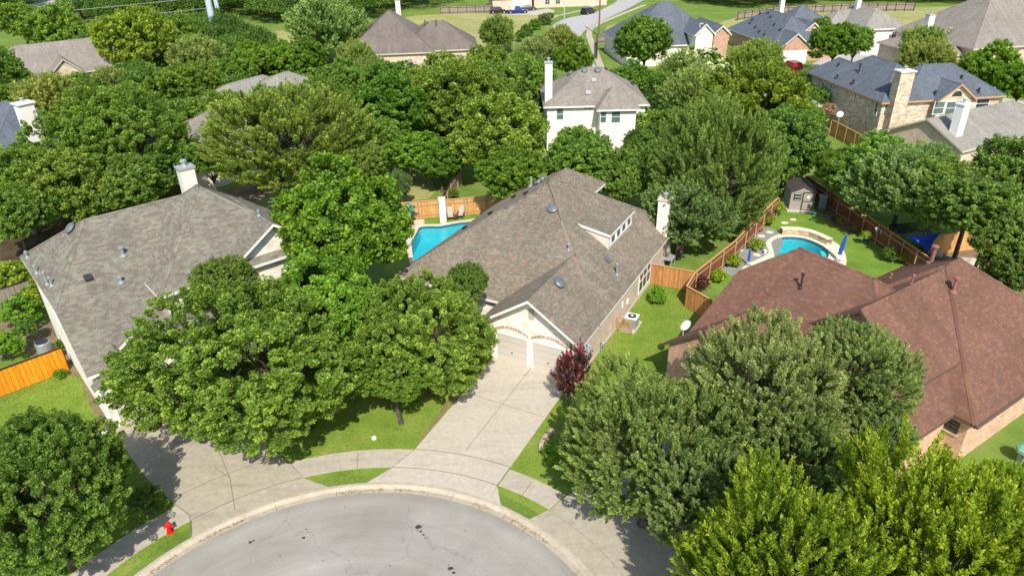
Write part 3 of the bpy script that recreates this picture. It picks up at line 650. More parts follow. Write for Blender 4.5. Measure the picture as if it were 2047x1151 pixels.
Hj = quick("brown-grey-roofed house with white sided chimney at the right edge", 117, (47.5, 71.6), dict(roof="roof_grey", wall=["brick_tan"], trim="trim_tan"), [((0, 9.4, 0, 20, 3.0, .5), dict(L=0))])
_a = Hj.loc(at(1910, 276, 3.8)); Hj.chimney(_a[0], _a[0]+.9, _a[1], _a[1]+1.1, 3, 7.2, "siding_white", 'white_metal')
Ht = quick("brick house with garage behind the parked cars at the top", 97, (-4, 211), dict(roof="roof_tan", wall=["brick_tan"], trim="trim_tan"),
           [((0, 12, 0, 12, 3.2, .6), {}), ((2, 14, 12, 34, 3.0, .6), {})])
garage_door(Ht, 'F', .45, 6.0, 10.6, 2.4, 'white_metal'); Ht.window('F', 2.45, 15.6, 17, .8, 2.4, nx=2, gl='glass_dark'); Ht.window('F', 2.45, 18.6, 20, .8, 2.4, nx=2, gl='glass_dark')
Hs = quick("pale stone house behind the oaks back of the left garden", 50, (-36.5, 74.5), dict(roof="roof_tan", wall=["stone_white"], trim="trim_tan"), [((0, 14, -9, 4.2, 3.0, .55), {})])
# ------------------------------------------------------------ ground, paving, kerb
C0 = Vector((-7.31, 15.8)); RA, RC = 11.86, 12.46
def ang(px, py): p = at(px, py); return math.atan2(p.y-C0.y, p.x-C0.x)
def pol(r, a): return (C0.x+r*math.cos(a), C0.y+r*math.sin(a))
def arc(r, a0, a1, n=24): return [pol(r, a0+(a1-a0)*k/n) for k in range(n+1)]
def P2(*pts, z=0.0): return [tuple(at(x, y, z)[:2]) for x, y in pts]
def smooth_loop(pts, it=2):
    for _ in range(it):
        q = []
        for k in range(len(pts)):
            a, b = pts[k], pts[(k+1) % len(pts)]
            q += [(a[0]*.75+b[0]*.25, a[1]*.75+b[1]*.25), (a[0]*.25+b[0]*.75, a[1]*.25+b[1]*.75)]
        pts = q
    return pts
def sheet(name, mat, loops, z, thick=0.0, parent=None, **k):
    bm = bmesh.new()
    for lp in loops:
        vs = [bm.verts.new((x, y, z)) for x, y in lp]
        for i in range(len(vs)): bm.edges.new((vs[i], vs[(i+1) % len(vs)]))
    bmesh.ops.triangle_fill(bm, use_beauty=True, edges=bm.edges[:])
    for f in bm.faces:
        if f.normal.z < 0: f.normal_flip()
    if thick:
        be = [e for e in bm.edges if len(e.link_faces) == 1]
        r = bmesh.ops.extrude_edge_only(bm, edges=be)
        for v in r['geom']:
            if isinstance(v, bmesh.types.BMVert): v.co.z -= thick
    me = bpy.data.meshes.new(name); bm.to_mesh(me); bm.free(); me.materials.append(MAT[mat])
    o = bpy.data.objects.new(name, me); COL.objects.link(o)
    if parent: o.parent = parent
    if 'kind' not in k and 'label' not in k and parent is None: k['kind'] = 'structure'
    return tag(o, **k)
# keyhole of the cul-de-sac: circle and its neck behind the camera
gap = rad(20); nl = arc(RC, rad(-90)-gap, rad(-90)+gap-2*math.pi, 120)     # clockwise the long way round
nx = RC*math.sin(gap)
key = [(C0.x-nx, -260)] + [tuple(p) for p in nl] + [(C0.x+nx, -260)]
pool1 = smooth_loop(P2((822, 490), (826, 478), (835, 462), (838, 454), (858, 452), (878, 453), (898, 449), (920, 445), (940, 443.5), (970, 436), (1000, 445), (960, 480), (900, 520), (850, 545), (828, 530)))
Wz = lambda x, y: (1440+x/4.795, 340+y/4.795)
pool2 = smooth_loop(P2(*[Wz(*q) for q in ((482, 700), (520, 660), (600, 642), (700, 640), (800, 652), (900, 686), (1000, 738), (1046, 790), (1030, 850), (940, 890), (800, 860), (640, 870), (520, 900), (515, 800), (500, 750))]))
G = 900
sheet("ground", "grass_ground", [[(-G, -260)] + key + [(G, -260), (G, 1400), (-G, 1400)], pool1, pool2], 0.0)
# asphalt disc and neck
sheet("road", "asphalt", [[(C0.x-nx, -260)] + [tuple(p) for p in arc(RA+.02, rad(-90)-gap, rad(-90)+gap-2*math.pi, 120)] + [(C0.x+nx, -260)]], -.12)
def sweep(name, mat, prof, a0, a1, n, **k):
    v, f = [], []
    for i in range(n+1):
        a = a0+(a1-a0)*i/n
        v += [(*pol(r, a), z) for r, z in prof]
    m = len(prof)
    for i in range(n):
        for j in range(m-1): f.append((i*m+j, i*m+j+1, (i+1)*m+j+1, (i+1)*m+j))
    return mesh(name, v, f, MAT[mat], smooth=False, **k)
sweep("kerb", "concrete_curb", [(RA-.01, -.112), (RA+.30, -.128), (RA+.36, -.10), (RA+.43, .02), (RA+.47, .035), (RA+.62, .035), (RA+.63, -.02)], rad(-110), rad(-110)-rad(320)+0, 200, kind='structure')
v, f = [], []
for k in range(19):                                            # joints across the kerb
    a = ang(431, 1070)+rad(14.6)*(k-5)
    b = MB()
    n = len(v)
    for r, z in [(RA, -.107), (RA+.30, -.123), (RA+.37, -.085), (RA+.435, .028), (RA+.62, .040)]:
        for s in (-1, 1): v.append((*pol(r, a+s*.012/r), z))
    for j in range(4): f.append((n+2*j, n+2*j+1, n+2*j+3, n+2*j+2))
mesh("kerb_joints", v, f, MAT['joint'], kind='structure')
ZP = .034
R1, R2 = 13.6, 15.1
aL0, aL1 = ang(378, 1029), ang(606, 953)                       # left driveway between these
aM0, aM1 = ang(784, 936), ang(994, 970)
bM0, bM1 = ang(833, 887.5), ang(1026, 926)
D = lambda u, w: tuple(Hm.W(u, w, 0)[:2])
wl, wr = -2.85, 2.95
lawn = P2((110, 1250), (-60, 1100), (-60, 780), (185, 720), (250, 760), (480, 700), (700, 560), (1000, 600), (1180, 700), (1330, 480), (1420, 540), (1330, 720), (1240, 860), (1480, 1000), (1400, 1250))
sheet("lawn", "grass_front", [smooth_loop(P2((-250, 1500), (-250, 640), (150, 690), (330, 720), (500, 640), (760, 560), (1000, 560), (1170, 690), (1240, 610), (1315, 505), (1400, 560), (1370, 640), (1330, 800), (1700, 1000), (1900, 1500)), 0)[:0] + P2((150, 700), (330, 720), (500, 640), (760, 560), (1000, 600), (1170, 690), (1300, 525), (1400, 550), (1400, 700), (1500, 850), (1720, 1010)) + [pol(RC+.6, ang(1640, 1230))] + arc(RC+.66, ang(1500, 1150), ang(330, 1090), 60) + P2((150, 1230), (-120, 1230), (-120, 900))], .004)
sheet("driveway", "concrete_new", [[D(-.12, wl), D(-.12, wr)] + list(reversed(arc(R2, bM0, bM1)))[0:0] + [pol(R2, bM1)] + arc(R2, bM1, bM0)[1:]], ZP, .06)
sheet("driveway", "concrete_new", [arc(R2-.015, bM0, bM1) + arc(R1, aM1, aM0)], ZP-.002, .06)
aF0, aF1 = ang(734, 962), ang(999, 1012)
sheet("driveway", "concrete_new", [arc(R1-.02, aM0, aM1) + arc(RC+.035, aF1, aF0)], ZP-.004, .06)
sheet("sidewalk", "concrete_walk", [arc(R2-.02, ang(572, 922), bM0-.0, 16) + [pol(R1+.0, aM0+.0)] + arc(R1+.02, aM0, aL1, 16)], ZP-.006, .06)
sheet("sidewalk", "concrete_walk", [arc(14.95, bM1-.004, ang(1118, 1000), 12) + arc(R1+.02, ang(1093, 1023), aM1-.004, 12)], ZP-.006, .06)
sheet("sidewalk", "concrete_walk", [arc(R2, ang(100, 1151)+rad(14), ang(353, 1010), 16) + arc(R1, aL0, ang(100, 1151)+rad(14), 16)], ZP-.006, .06)
left_out = P2((353, 1010), (313, 977), (288, 949), (257, 907), (232, 862), (212, 822), (300, 760), (420, 790), (500, 850), (528, 878), (570, 921))
sheet("driveway", "concrete_old", [left_out + arc(R1, aL1, aL0)], ZP-.003, .06)
sheet("driveway", "concrete_old", [arc(R1-.02, aL0, aL1) + arc(RC+.035, ang(657, 973), ang(383, 1073))], ZP-.007, .06)
sheet("driveway", "concrete_old", [arc(R1-.02, ang(1097, 1022), ang(1300, 1200), 10) + P2((1440, 1120), (1500, 1000), (1420, 900), (1330, 860), (1220, 930), (1120, 1001))], ZP-.003, .06)
sheet("driveway", "concrete_old", [arc(R1-.04, ang(1093, 1022), ang(1300, 1200), 10) + arc(RC+.035, ang(1250, 1200), ang(1050, 1046), 10)], ZP-.007, .06)
def joint(pts, w=.028, z=ZP+.004):
    v, f = [], []
    for i in range(len(pts)-1):
        a, b = Vector(pts[i]), Vector(pts[i+1]); d = (b-a).normalized(); nn = Vector((-d.y, d.x))*w/2; n = len(v)
        v += [(*(a-nn), z), (*(a+nn), z), (*(b+nn), z), (*(b-nn), z)]; f.append((n, n+1, n+2, n+3))
    return v, f
V, Fc = [], []
def addj(pts, **k):
    v, f = joint(pts, **k); n = len(V); V.extend(v); Fc.extend([tuple(i+n for i in q) for q in f])
addj([D(-.12, -.02), P2((932, 899.5))[0]]); pa, pb = P2((932, 341+0))[0], 0
q0, q1 = P2((950, 791), (1087, 834)); addj([q0, q1])
for q in (((353, 1010), (380, 1030)), ((380, 1030), (383, 1073)), ((426, 872), (460, 956)), ((460, 956), (470, 1020)), ((716, 905), (714, 937)), ((1063, 964), (1044, 990)), ((430, 935), (460, 956)), ((575, 922), (606, 953))):
    addj(P2(*q))
addj(arc(15.75, ang(350, 1000), ang(572, 916), 20)); addj(arc(R1, aL0, aL1, 20)); addj(arc(R1, aM0, aM1, 20), w=.035); addj(arc(R2, bM0, bM1, 20), w=.035)
addj([pol(R2, bM0), pol(R1, aM0)]); addj([pol(R2, bM1), pol(R1, aM1)]); addj([pol(R1, aM0+.0), pol(RC+.2, ang(757, 966))], w=.02); addj([pol(R1, aM1), pol(RC+.2, ang(975, 1005))], w=.02)
mesh("paving_joints", V, Fc, MAT['joint'], kind='structure')
for i, (px, py, r) in enumerate(((837, 1052, .11), (841, 1062, .06), (846, 1068, .05), (834, 1060, .03), (850, 1075, .03), (900, 1136, .10), (907, 1144, .06), (896, 1128, .03), (500, 1083, .08), (507, 1080, .05), (607, 1074, .06), (612, 1057, .04), (645, 1120, .03), (690, 1012, .03), (560, 1110, .03), (780, 1130, .03), (930, 1060, .03))):
    rr = random.Random(i); c = at(px, py, -.12); n = 14
    pts = [(c.x+r*(1+rr.uniform(-.4, .5))*math.cos(2*math.pi*k/n)*1.3, c.y+r*(1+rr.uniform(-.4, .5))*math.sin(2*math.pi*k/n)) for k in range(n)]
    mesh("oil_stain", [(x, y, -.116) for x, y in pts], [tuple(range(n))], MAT['oil'], kind='structure')
# gardens, beds and fields
def bed(mat, pts, z, name="planting_bed", it=1, holes=(), **k): return sheet(name, mat, [smooth_loop(P2(*pts), it)]+list(holes), z, **k)
bed("grass_lush", [(1480, 470), (1640, 350), (1660, 340), (1900, 520), (1830, 620), (1600, 680), (1400, 560)], .003, "back_lawn", 0, [pool2])
bed("grass_lush", [(800, 445), (1020, 420), (1040, 400), (1060, 470), (900, 640), (760, 560), (780, 470)], .003, "back_lawn", 0, [pool1])
bed("gravel_grey", [Wz(*q) for q in ((320, 600), (430, 545), (520, 565), (580, 605), (600, 700), (560, 800), (380, 900), (250, 1000), (100, 1010), (-20, 950), (0, 890), (150, 790), (220, 700))], .008, "gravel", 0)
bed("soil", [Wz(*q) for q in ((900, 380), (1000, 390), (1150, 450), (1350, 600), (1300, 630), (1150, 560), (1020, 500), (940, 430))], .008)
bed("soil", [(60, 650), (120, 640), (180, 745), (150, 760), (60, 700), (-20, 720), (-20, 600)], .006); bed("soil", [(160, 740), (185, 735), (215, 820), (235, 880), (200, 850), (170, 790)], .010)
bed("soil_dark", [(0, 470), (110, 440), (230, 400), (260, 420), (150, 480), (0, 540)], .006)
bed("soil_dark", [(575, 830), (625, 825), (640, 850), (605, 868), (578, 855)], .010); bed("soil", [(900, 790), (925, 775), (885, 820), (850, 870), (838, 885)], .010)
bed("soil", [(395, 395), (520, 360), (560, 370), (520, 400), (400, 440)], .006); bed("soil", [(1840, 500), (1960, 480), (2100, 500), (2100, 600), (1900, 560)], .006)
bed("grass_dry", [(470, 385), (560, 365), (580, 400), (520, 430)], .005, "field"); bed("grass_dry", [(760, 370), (790, 340), (860, 350), (875, 395), (800, 405), (760, 395)], .005, "field")
for q in ([(735, 47), (860, 27), (1060, 27), (1092, 40), (1060, 62), (1000, 110), (920, 80), (735, 60)], [(520, 65), (580, 60), (600, 105), (530, 110)], [(1200, 55), (1260, 45), (1300, 80), (1240, 140), (1225, 110), (1235, 90)], [(1420, 50), (1520, 22), (2060, 10), (2060, 45), (1500, 60), (1450, 95), (1420, 90)], [(300, 60), (440, 40), (440, 110), (330, 90)]):
    bed("grass_dry", q, .005, "field")
bed("asphalt_far", [(1099, 70), (1102, 52), (1128, 38), (1163, 31), (1191, 26), (1236, 3), (1260, -25), (1330, -25), (1288, 0), (1250, 21), (1222, 33), (1184, 51), (1163, 66), (1159, 83), (1172, 104), (1230, 190), (1180, 190), (1130, 110)], .012, "road", 1)
bed("asphalt_far", [(20, 28), (62, 6), (130, -2), (200, -2), (200, 8), (126, 14), (60, 32)], .012, "road", 1)
bed("asphalt_far", [(1610, 135), (1660, 110), (1800, 95), (2060, 160), (2060, 200), (1780, 125), (1650, 140)], .012, "road", 1)
def strip(name, mat, line, w, z):
    pts = [Vector(p) for p in P2(*line)]; L, R = [], []
    for i, p in enumerate(pts):
        d = (pts[min(i+1, len(pts)-1)]-pts[max(i-1, 0)]).normalized(); nn = Vector((-d.y, d.x))*w/2; L.append(tuple(p+nn)); R.append(tuple(p-nn))
    return sheet(name, mat, [L+R[::-1]], z)
strip("sidewalk", "concrete_walk", [(1205, 145), (1188, 100), (1177, 70), (1180, 58), (1201, 46), (1240, 30), (1290, 10)], 1.3, .02)
strip("sidewalk", "concrete_walk", [(1085, 47), (1110, 33), (1170, 20), (1225, -5)], 1.3, .02)
strip("kerb", "concrete_curb", [(1158, 100), (1154, 83), (1158, 66), (1181, 49.5), (1220, 31), (1248, 19), (1290, -4)], .3, .018)
bed("concrete_new", [(1575, 120), (1612, 138), (1613, 185), (1590, 160)], .02, "driveway", 0); bed("concrete_new", [(985, 32), (1095, 18), (1110, 22), (1095, 34), (1060, 30)], .016, "driveway", 0)
bed("concrete_new", [(2005, 196), (2060, 205), (2060, 225), (2000, 214)], .02, "sidewalk", 0)
# ------------------------------------------------------------ fences
def fence(name_label, pts, mat, h=1.8, rail='n', capm='cap_cedar', postm='post_wood', zpx=None, step=2.4, group=None, rails=2):
    """pts: pixels of the top edge; rail: which side the posts show on (+1/-1)"""
    W = [Vector(at(x, y, h)[:2]) for x, y in pts]
    root = empty("fence", (W[0].x, W[0].y, 0), label=name_label, cat="fence", group=group)
    o = W[0]; W = [p-o for p in W]; v, f, uv = [], [], []; s0 = 0; rm, pm = MB(), []
    for a, b in zip(W, W[1:]):
        d = (b-a); L = d.length; d.normalize(); nn = Vector((-d.y, d.x)); t = .012
        for s in (-1, 1):
            n = len(v); p, q = a+nn*s*t, b+nn*s*t
            v += [(*p, .04), (*q, .04), (*q, h-.04), (*p, h-.04)]; f.append((n, n+1, n+2, n+3)); uv += [(s0, 0), (s0+L, 0), (s0+L, h), (s0, h)]
        s0 += L
        rs = rail if isinstance(rail, int) else 1
        for zz in ([.35, h-.45] if rails == 2 else [.3, h/2, h-.3]):
            p, q = a+nn*rs*.035, b+nn*rs*.035; rm.bar((*p, zz), (*q, zz), .04, .09)
        rm.bar((*(a), h-.02), (*(b), h-.02), .13, .04, 1)
        k = max(1, round(L/step))
        for i in range(k+1):
            if i == 0 and a is not W[0]: continue
            p = a+(b-a)*i/k+nn*rs*.1; pm.append(p)
    mesh("board_panel", v, f, MAT[mat], root, uvs=uv)
    rm.build("rail", [MAT[postm], MAT[capm]], root)
    for p in pm: MB().box(-.045, .045, -.045, .045, 0, h-.06).build("post", MAT[postm], root, loc=(p.x, p.y, 0))
    return root
fence("golden cedar fence left of the white pillar behind the swimming pool", [(796, 405.5), (876, 399)], "fence_gold", 1.85, -1, 'post_gold', 'post_wood', step=2.0)
fence("golden cedar fence right of the white pillar behind the swimming pool", [(889, 399), (1010, 388)], "fence_gold", 1.85, -1, 'post_gold', 'post_wood', step=2.0)
fence("weathered grey fence running back from the white pillar between two gardens", [(884, 394), (899, 366), (925, 330)], "fence_grey", 1.8, -1, 'fence_grey', 'post_wood')
fence("plain cedar fence closing the side yard next to the cream house", [(1303, 527), (1391, 543)], "fence_cedar", 1.8, 1)
fence("short cedar fence meeting the corner of the brown-roofed house", [(1373, 571), (1421, 598)], "fence_cedar", 1.8, 1)
fence("red-brown fence with pale posts along the gravel bed and hostas", [(1373, 571), (1391, 543), (1470, 481), (1512, 437), (1556, 395)], "fence_dark", 1.8, -1, 'cap_cedar', 'post_wood')
fence("dark brown fence with pale posts behind the kidney pool", [(1612, 350), (1760, 448), (1866, 520)], "fence_dark", 1.85, -1, 'cap_cedar', 'post_wood', step=2.0)
fence("sunlit orange-gold fence behind the blue shade sail", [(1868, 470), (1990, 455)], "fence_gold", 1.9, 1)
fence("bright orange painted fence joined to the left house", [(-40, 753), (0, 738), (121, 694)], "fence_orange", 1.85, 1, 'fence_orange', 'fence_orange', step=3)
fence("grey fence with metal posts behind the yellow-green garden shrubs", [(-40, 590), (0, 577), (55, 559)], "fence_grey", 1.7, 1, 'fence_grey', 'grey_metal')
fence("golden fence below the satellite dish of the buff brick house", [(1664, 240), (1677, 246), (1732, 275)], "fence_gold", 1.9, -1)
fence("grey-brown fence corner beside the utility pole and far sidewalk", [(1193, 98), (1193, 69.5), (1237, 64)], "fence_grey", 1.9, -1, 'fence_grey', 'fence_grey')
fence("long weathered fence along the far field at the top right", [(1475, 24), (1560, 13), (1700, 7), (1830, 6)], "fence_grey", 2.0, -1, 'fence_grey', 'fence_grey')
fence("brown fence left of the parked cars at the top", [(880, 13), (985, 10)], "fence_grey", 2.0, -1, 'fence_grey', 'fence_grey')
fence("dark red fence beside the road in the top left corner", [(126, 4), (165, 24)], "fence_dark", 2.0, -1, 'fence_dark', 'fence_dark')
fence("brown fence behind the lawn below the steel power poles", [(540, 92), (600, 84)], "fence_grey", 1.9, -1, 'fence_grey', 'fence_grey')
fence("grey fence between the two blue-roofed houses at the top", [(1420, 63), (1450, 60)], "fence_grey", 1.9, -1, 'fence_grey', 'fence_grey')
# ------------------------------------------------------------ pools
def basin(root, loop, depth=1.35, zt=0.02, zw=-.09, step=None):
    c = (sum(p[0] for p in loop)/len(loop), sum(p[1] for p in loop)/len(loop)); n = len(loop); ox, oy = root.location.x, root.location.y
    v = [(x-ox, y-oy, zt) for x, y in loop] + [(x-ox, y-oy, -depth) for x, y in loop]; f = [(i, (i+1) % n, n+(i+1) % n, n+i) for i in range(n)]
    mesh("basin", v, f, MAT['pool_plaster'], root)
    cx0, cy0 = c[0]-ox, c[1]-oy; tb = [(cx0+(x-ox-cx0)*.996, cy0+(y-oy-cy0)*.996, z) for z in (.0, -.22) for x, y in loop]; mesh("tile_band", tb, f, MAT['tile_band'], root)
    lp = [(x-ox, y-oy) for x, y in loop]
    sheet("basin_floor", "pool_plaster", [lp], -depth, parent=root); sheet("water", "pool_water", [lp], zw, parent=root)
    return c
def offset(loop, d):
    out = []; n = len(loop)
    for i in range(n):
        a, b, c = Vector(loop[i-1]), Vector(loop[i]), Vector(loop[(i+1) % n]); t = (c-a).normalized(); nn = Vector((t.y, -t.x)); out.append(tuple(b+nn*d))
    return out
def orient(loop):
    s = sum(loop[i][0]*loop[(i+1) % len(loop)][1]-loop[(i+1) % len(loop)][0]*loop[i][1] for i in range(len(loop)))
    return loop if s > 0 else loop[::-1]
pool1, pool2 = orient(pool1), orient(pool2)
r1 = empty("swimming_pool", (pool1[0][0], pool1[0][1], 0), label="free-form swimming pool with turquoise water beside the cream house", cat="swimming pool")
basin(r1, pool1); loc1 = lambda L: [(x-r1.location.x, y-r1.location.y) for x, y in L]
sheet("coping", "coping", [loc1(offset(pool1, .42)), loc1(pool1)], .06, .08, parent=r1)
# raised corner blocks of the coping
for q in (((818, 455), (831, 446), (849, 445), (849, 449), (834, 452), (823, 460)), ((806, 492), (815, 478), (822, 472), (826, 480), (822, 494), (812, 502))):
    pts = loc1(smooth_loop(P2(*q), 1)); MB().prism(pts, .02, .38).build("raised_ledge", MAT['coping'], r1)
pts = loc1(smooth_loop(P2((940, 446), (972, 440), (1000, 446), (980, 456), (945, 453)), 1)); MB().prism(pts, -1.34, -.32).build("pool_step", MAT['pool_step'], r1)
r2 = empty("swimming_pool", (pool2[0][0], pool2[0][1], 0), label="kidney-shaped pool with stacked rock wall behind the brown-roofed house", cat="swimming pool")
basin(r2, pool2); loc2 = lambda L: [(x-r2.location.x, y-r2.location.y) for x, y in L]
deck = P2(*[Wz(*q) for q in ((575, 612), (480, 650), (435, 690), (440, 730), (468, 780), (450, 815), (330, 870), (250, 900), (150, 1000), (500, 1100), (1150, 1000), (1215, 905), (1200, 800), (1150, 725), (1060, 670), (960, 625), (860, 590), (740, 570), (660, 580))])
sheet("pool_deck", "coping_pale", [loc2(smooth_loop(deck, 2)), loc2(pool2)], .035, .06, parent=r2)
wall_in = [Vector(p) for p in P2(*[Wz(*q) for q in ((588, 625), (650, 622), (740, 625), (840, 645), (930, 680), (1015, 722))])]
wall_in = [tuple(p) for p in wall_in]; cen2 = Vector((sum(p[0] for p in pool2)/len(pool2), sum(p[1] for p in pool2)/len(pool2)))
wo = [tuple(Vector(p)+(Vector(p)-cen2).normalized()*.5) for p in wall_in]
v, f, uv = [], [], []; s_ = 0
for k in range(len(wall_in)-1):
    a, b = wall_in[k], wall_in[k+1]; n = len(v); L = (Vector(b)-Vector(a)).length; o = r2.location
    for aa, bb in ((a, b), (wo[k], wo[k+1])):
        n = len(v); v += [(aa[0]-o.x, aa[1]-o.y, .03), (bb[0]-o.x, bb[1]-o.y, .03), (bb[0]-o.x, bb[1]-o.y, .52), (aa[0]-o.x, aa[1]-o.y, .52)]; f.append((n, n+1, n+2, n+3)); uv += [(s_, 0), (s_+L, 0), (s_+L, .5), (s_, .5)]
    s_ += L
mesh("rock_wall", v, f, MAT['pool_rock'], r2, uvs=uv)
cw = [tuple(Vector(p)-(Vector(p)-cen2).normalized()*.04) for p in wall_in] + [tuple(Vector(p)+(Vector(p)-cen2).normalized()*.04) for p in wo][::-1]
MB().prism(loc2(cw), .524, .60).build("wall_cap", MAT['coping_pale'], r2)
pts = loc2(smooth_loop(P2(*[Wz(*q) for q in ((955, 745), (1000, 760), (1030, 800), (1010, 825), (975, 800))]), 1)); MB().prism(pts, -1.34, -.2).build("pool_step", MAT['pool_step'], r2)
# stepping stones
for k, q in enumerate(((615, 508), (698, 478), (470, 598), (395, 634), (350, 815), (183, 773))):
    c = at(*Wz(*q)); rr = random.Random(k); n = 9
    pts = [(.33*(1+rr.uniform(-.25, .2))*math.cos(2*math.pi*i/n), .24*(1+rr.uniform(-.25, .2))*math.sin(2*math.pi*i/n)) for i in range(n)]
    where = ["left of the pair on the lawn before the shed", "right of the pair on the lawn before the shed", "nearest the red planter on the gravel", "on the gravel above the upper hosta", "on the gravel beside the pool arm", "at the fence edge of the gravel"][k]
    MB().prism(pts, 0, .05).build("stepping_stone", MAT['coping_pale'], loc=(c.x, c.y, .01), label="pale flat stepping stone " + where, cat="stone", group="stepping stones by the kidney pool")
# ------------------------------------------------------------ yard objects
def place(name, px, py, label, cat, z=0.0, rz=0.0, **k):
    p = at(px, py, z); return empty(name, p, rz, label=label, cat=cat, **k)
# white stone pillar by the pool
r = place("pillar", 886, 443, "white stone pillar standing between the golden fence panels", "pillar", rz=rad(8))
v = []; b = MB().box(-.3, .3, -.3, .3, 0, 2.35); o = b.build("shaft", MAT['stucco_white'], r); MB().box(-.34, .34, -.34, .34, 2.353, 2.43).build("cap", MAT['coping_pale'], r)
def pool_chair(px, py, rz, label):
    r = place("garden_chair", px, py, label, "chair", rz=rz, group="sling chairs by the pool fence")
    b = MB(); b.add([(-.28, -.3, .36), (.28, -.3, .36), (.28, .25, .30), (-.28, .25, .30), (-.28, -.3, .39), (.28, -.3, .39), (.28, .25, .33), (-.28, .25, .33)], [(3, 2, 1, 0), (4, 5, 6, 7), (0, 1, 5, 4), (1, 2, 6, 5), (2, 3, 7, 6), (3, 0, 4, 7)]); b.build("seat", MAT['chair_sling'], r)
    b = MB(); b.bar((0, .26, .32), (0, .55, 1.12), .52, .035); b.build("backrest", MAT['chair_sling'], r)
    for sx in (-.31, .31):
        for yy in (-.3, .3): MB().bar((sx, yy, 0), (sx, yy*.9, .56 if yy < 0 else .5), .035).build("leg", MAT['black_plastic'], r)
        MB().bar((sx, -.34, .58), (sx, .4, .56), .05, .03).build("armrest", MAT['black_plastic'], r)
pool_chair(901, 439, rad(8), "grey sling chair left of the small purple table by the pool"); pool_chair(921, 436, rad(-12), "grey sling chair right of the small purple table by the pool")
r = place("side_table", 912, 440, "small purple side table between the two sling chairs", "table"); MB().lathe([(.24, .42), (.26, .43), (.26, .46)], n=16).build("tabletop", MAT['purple'], r)
for k in range(3): MB().bar((.2*math.cos(k*2.1), .2*math.sin(k*2.1), 0), (.12*math.cos(k*2.1), .12*math.sin(k*2.1), .42), .035).build("leg", MAT['purple'], r)
# turquoise sculpture plant
r = place("palm_sculpture", 822, 448, "turquoise metal palm ornament at the pool corner", "ornament"); MB().tube([(0, 0, 0), (.04, 0, .8), (-.03, 0, 1.5)], [.07, .05, .04], 8).build("stem", MAT['rust_pipe'], r)
b = MB(); R_ = random.Random(4)
for k in range(15):
    a = k*2.4; L = R_.uniform(.6, .95); z0 = 1.0+.06*k; pts = []
    for t in range(6):
        s = t/5; pts.append((Vector((math.cos(a)*L*s, math.sin(a)*L*s, z0+.35*math.sin(s*2.4)-.3*s)), .16*math.sin(math.pi*(.15+.8*s))))
    n = len(b.v); side = Vector((-math.sin(a), math.cos(a), 0)); vv = []
    for p, w in pts: vv += [p-side*w, p+side*w]
    b.add(vv, [(2*i, 2*i+1, 2*i+3, 2*i+2) for i in range(5)])
b.build("fronds", MAT['teal_leaf'], r)
# closed umbrellas
def umbrella(px, py, label, s=1.0, tilt=.12):
    r = place("patio_umbrella", px, py, label, "umbrella", z=.03); r.rotation_euler = (0, tilt, 0)
    MB().tube([(0, 0, 0), (0, 0, 2.45*s)], .03, 8).build("pole", MAT['white_metal'], r)
    v, f = [], []; n = 16; prof = [(.05, 2.42), (.12, 2.1), (.17, 1.5), (.19, 1.0), (.14, .85), (.2, .62)]
    for rr_, z in prof:
        for k in range(n): q = rr_*(1 if k % 2 else .62)*s; v.append((q*math.cos(2*math.pi*k/n), q*math.sin(2*math.pi*k/n), z*s))
    for i in range(len(prof)-1):
        for k in range(n): f.append((i*n+k, i*n+(k+1) % n, (i+1)*n+(k+1) % n, (i+1)*n+k))
    f.append(tuple(range(n))); mesh("canopy", v, f, MAT['blue_cloth'], r)
    MB().lathe([(.26, 0), (.26, .06), (.06, .1)], n=14).build("base", MAT['grey_metal'], r)
umbrella(1674, 521, "closed blue umbrella on the pale deck right of the kidney pool"); umbrella(1495, 530, "closed blue umbrella at the left end of the kidney pool deck", .62, 0)
# shed
sc = at(1576, 421); sd = at(1624, 423); dr = Vector((sd.x-sc.x, sd.y-sc.y, 0)); sw = dr.length; sa = math.atan2(dr.y, dr.x)
r = empty("shed", sc, sa, label="grey garden shed with dark trimmed door in the corner of the back lawn", cat="shed")
b = MB(); hw = sw/2; v = [(0, 0, .12), (sw, 0, .12), (sw, 0, 1.95), (hw, 0, 2.45), (0, 0, 1.95)]; v += [(x, 3.0, z) for x, y, z in v]
b.add(v, [(0, 1, 2, 3, 4), (9, 8, 7, 6, 5), (0, 5, 6, 1), (1, 6, 7, 2), (4, 9, 5, 0)]); b.build("wall", MAT['shed_grey'], r)
for s in (0, 1):
    x0, x1 = (-.12, hw) if s == 0 else (sw+.12, hw); z0 = 1.87; q = [(x0, -.15, z0+.03), (x1, -.15, 2.5), (x1, 3.15, 2.5), (x0, 3.15, z0+.03)]
    q += [(x, y, z+.06) for x, y, z in q]; MB().add(q, [(3, 2, 1, 0), (4, 5, 6, 7), (0, 1, 5, 4), (1, 2, 6, 5), (2, 3, 7, 6), (3, 0, 4, 7)]).build("roof", MAT['shed_dark'], r)
d0, d1 = sw*.52, sw*.93; o = MB().box(d0, d1, -.05, .01, .18, 1.86).build("door", MAT['shed_grey'], r)
b = MB(); t = .09
for q in ((d0-t, d0, .12, 1.95), (d1, d1+t, .12, 1.95), (d0, d1, 1.86, 1.95), (d0, d1, .12, .2), (d0, d1, 1.0, 1.07)): b.box(q[0], q[1], -.08, -.003, q[2], q[3])
b.build("door_trim", MAT['shed_dark'], o); bb = MB(); bb.lathe([(.10, 0), (.16, .02), (.10, .04)], n=14); w_ = bb.build("wreath", MAT['stucco_white'], o); w_.rotation_euler = (rad(90), 0, 0); w_.location = ((d0+d1)/2, -.055, 1.45)
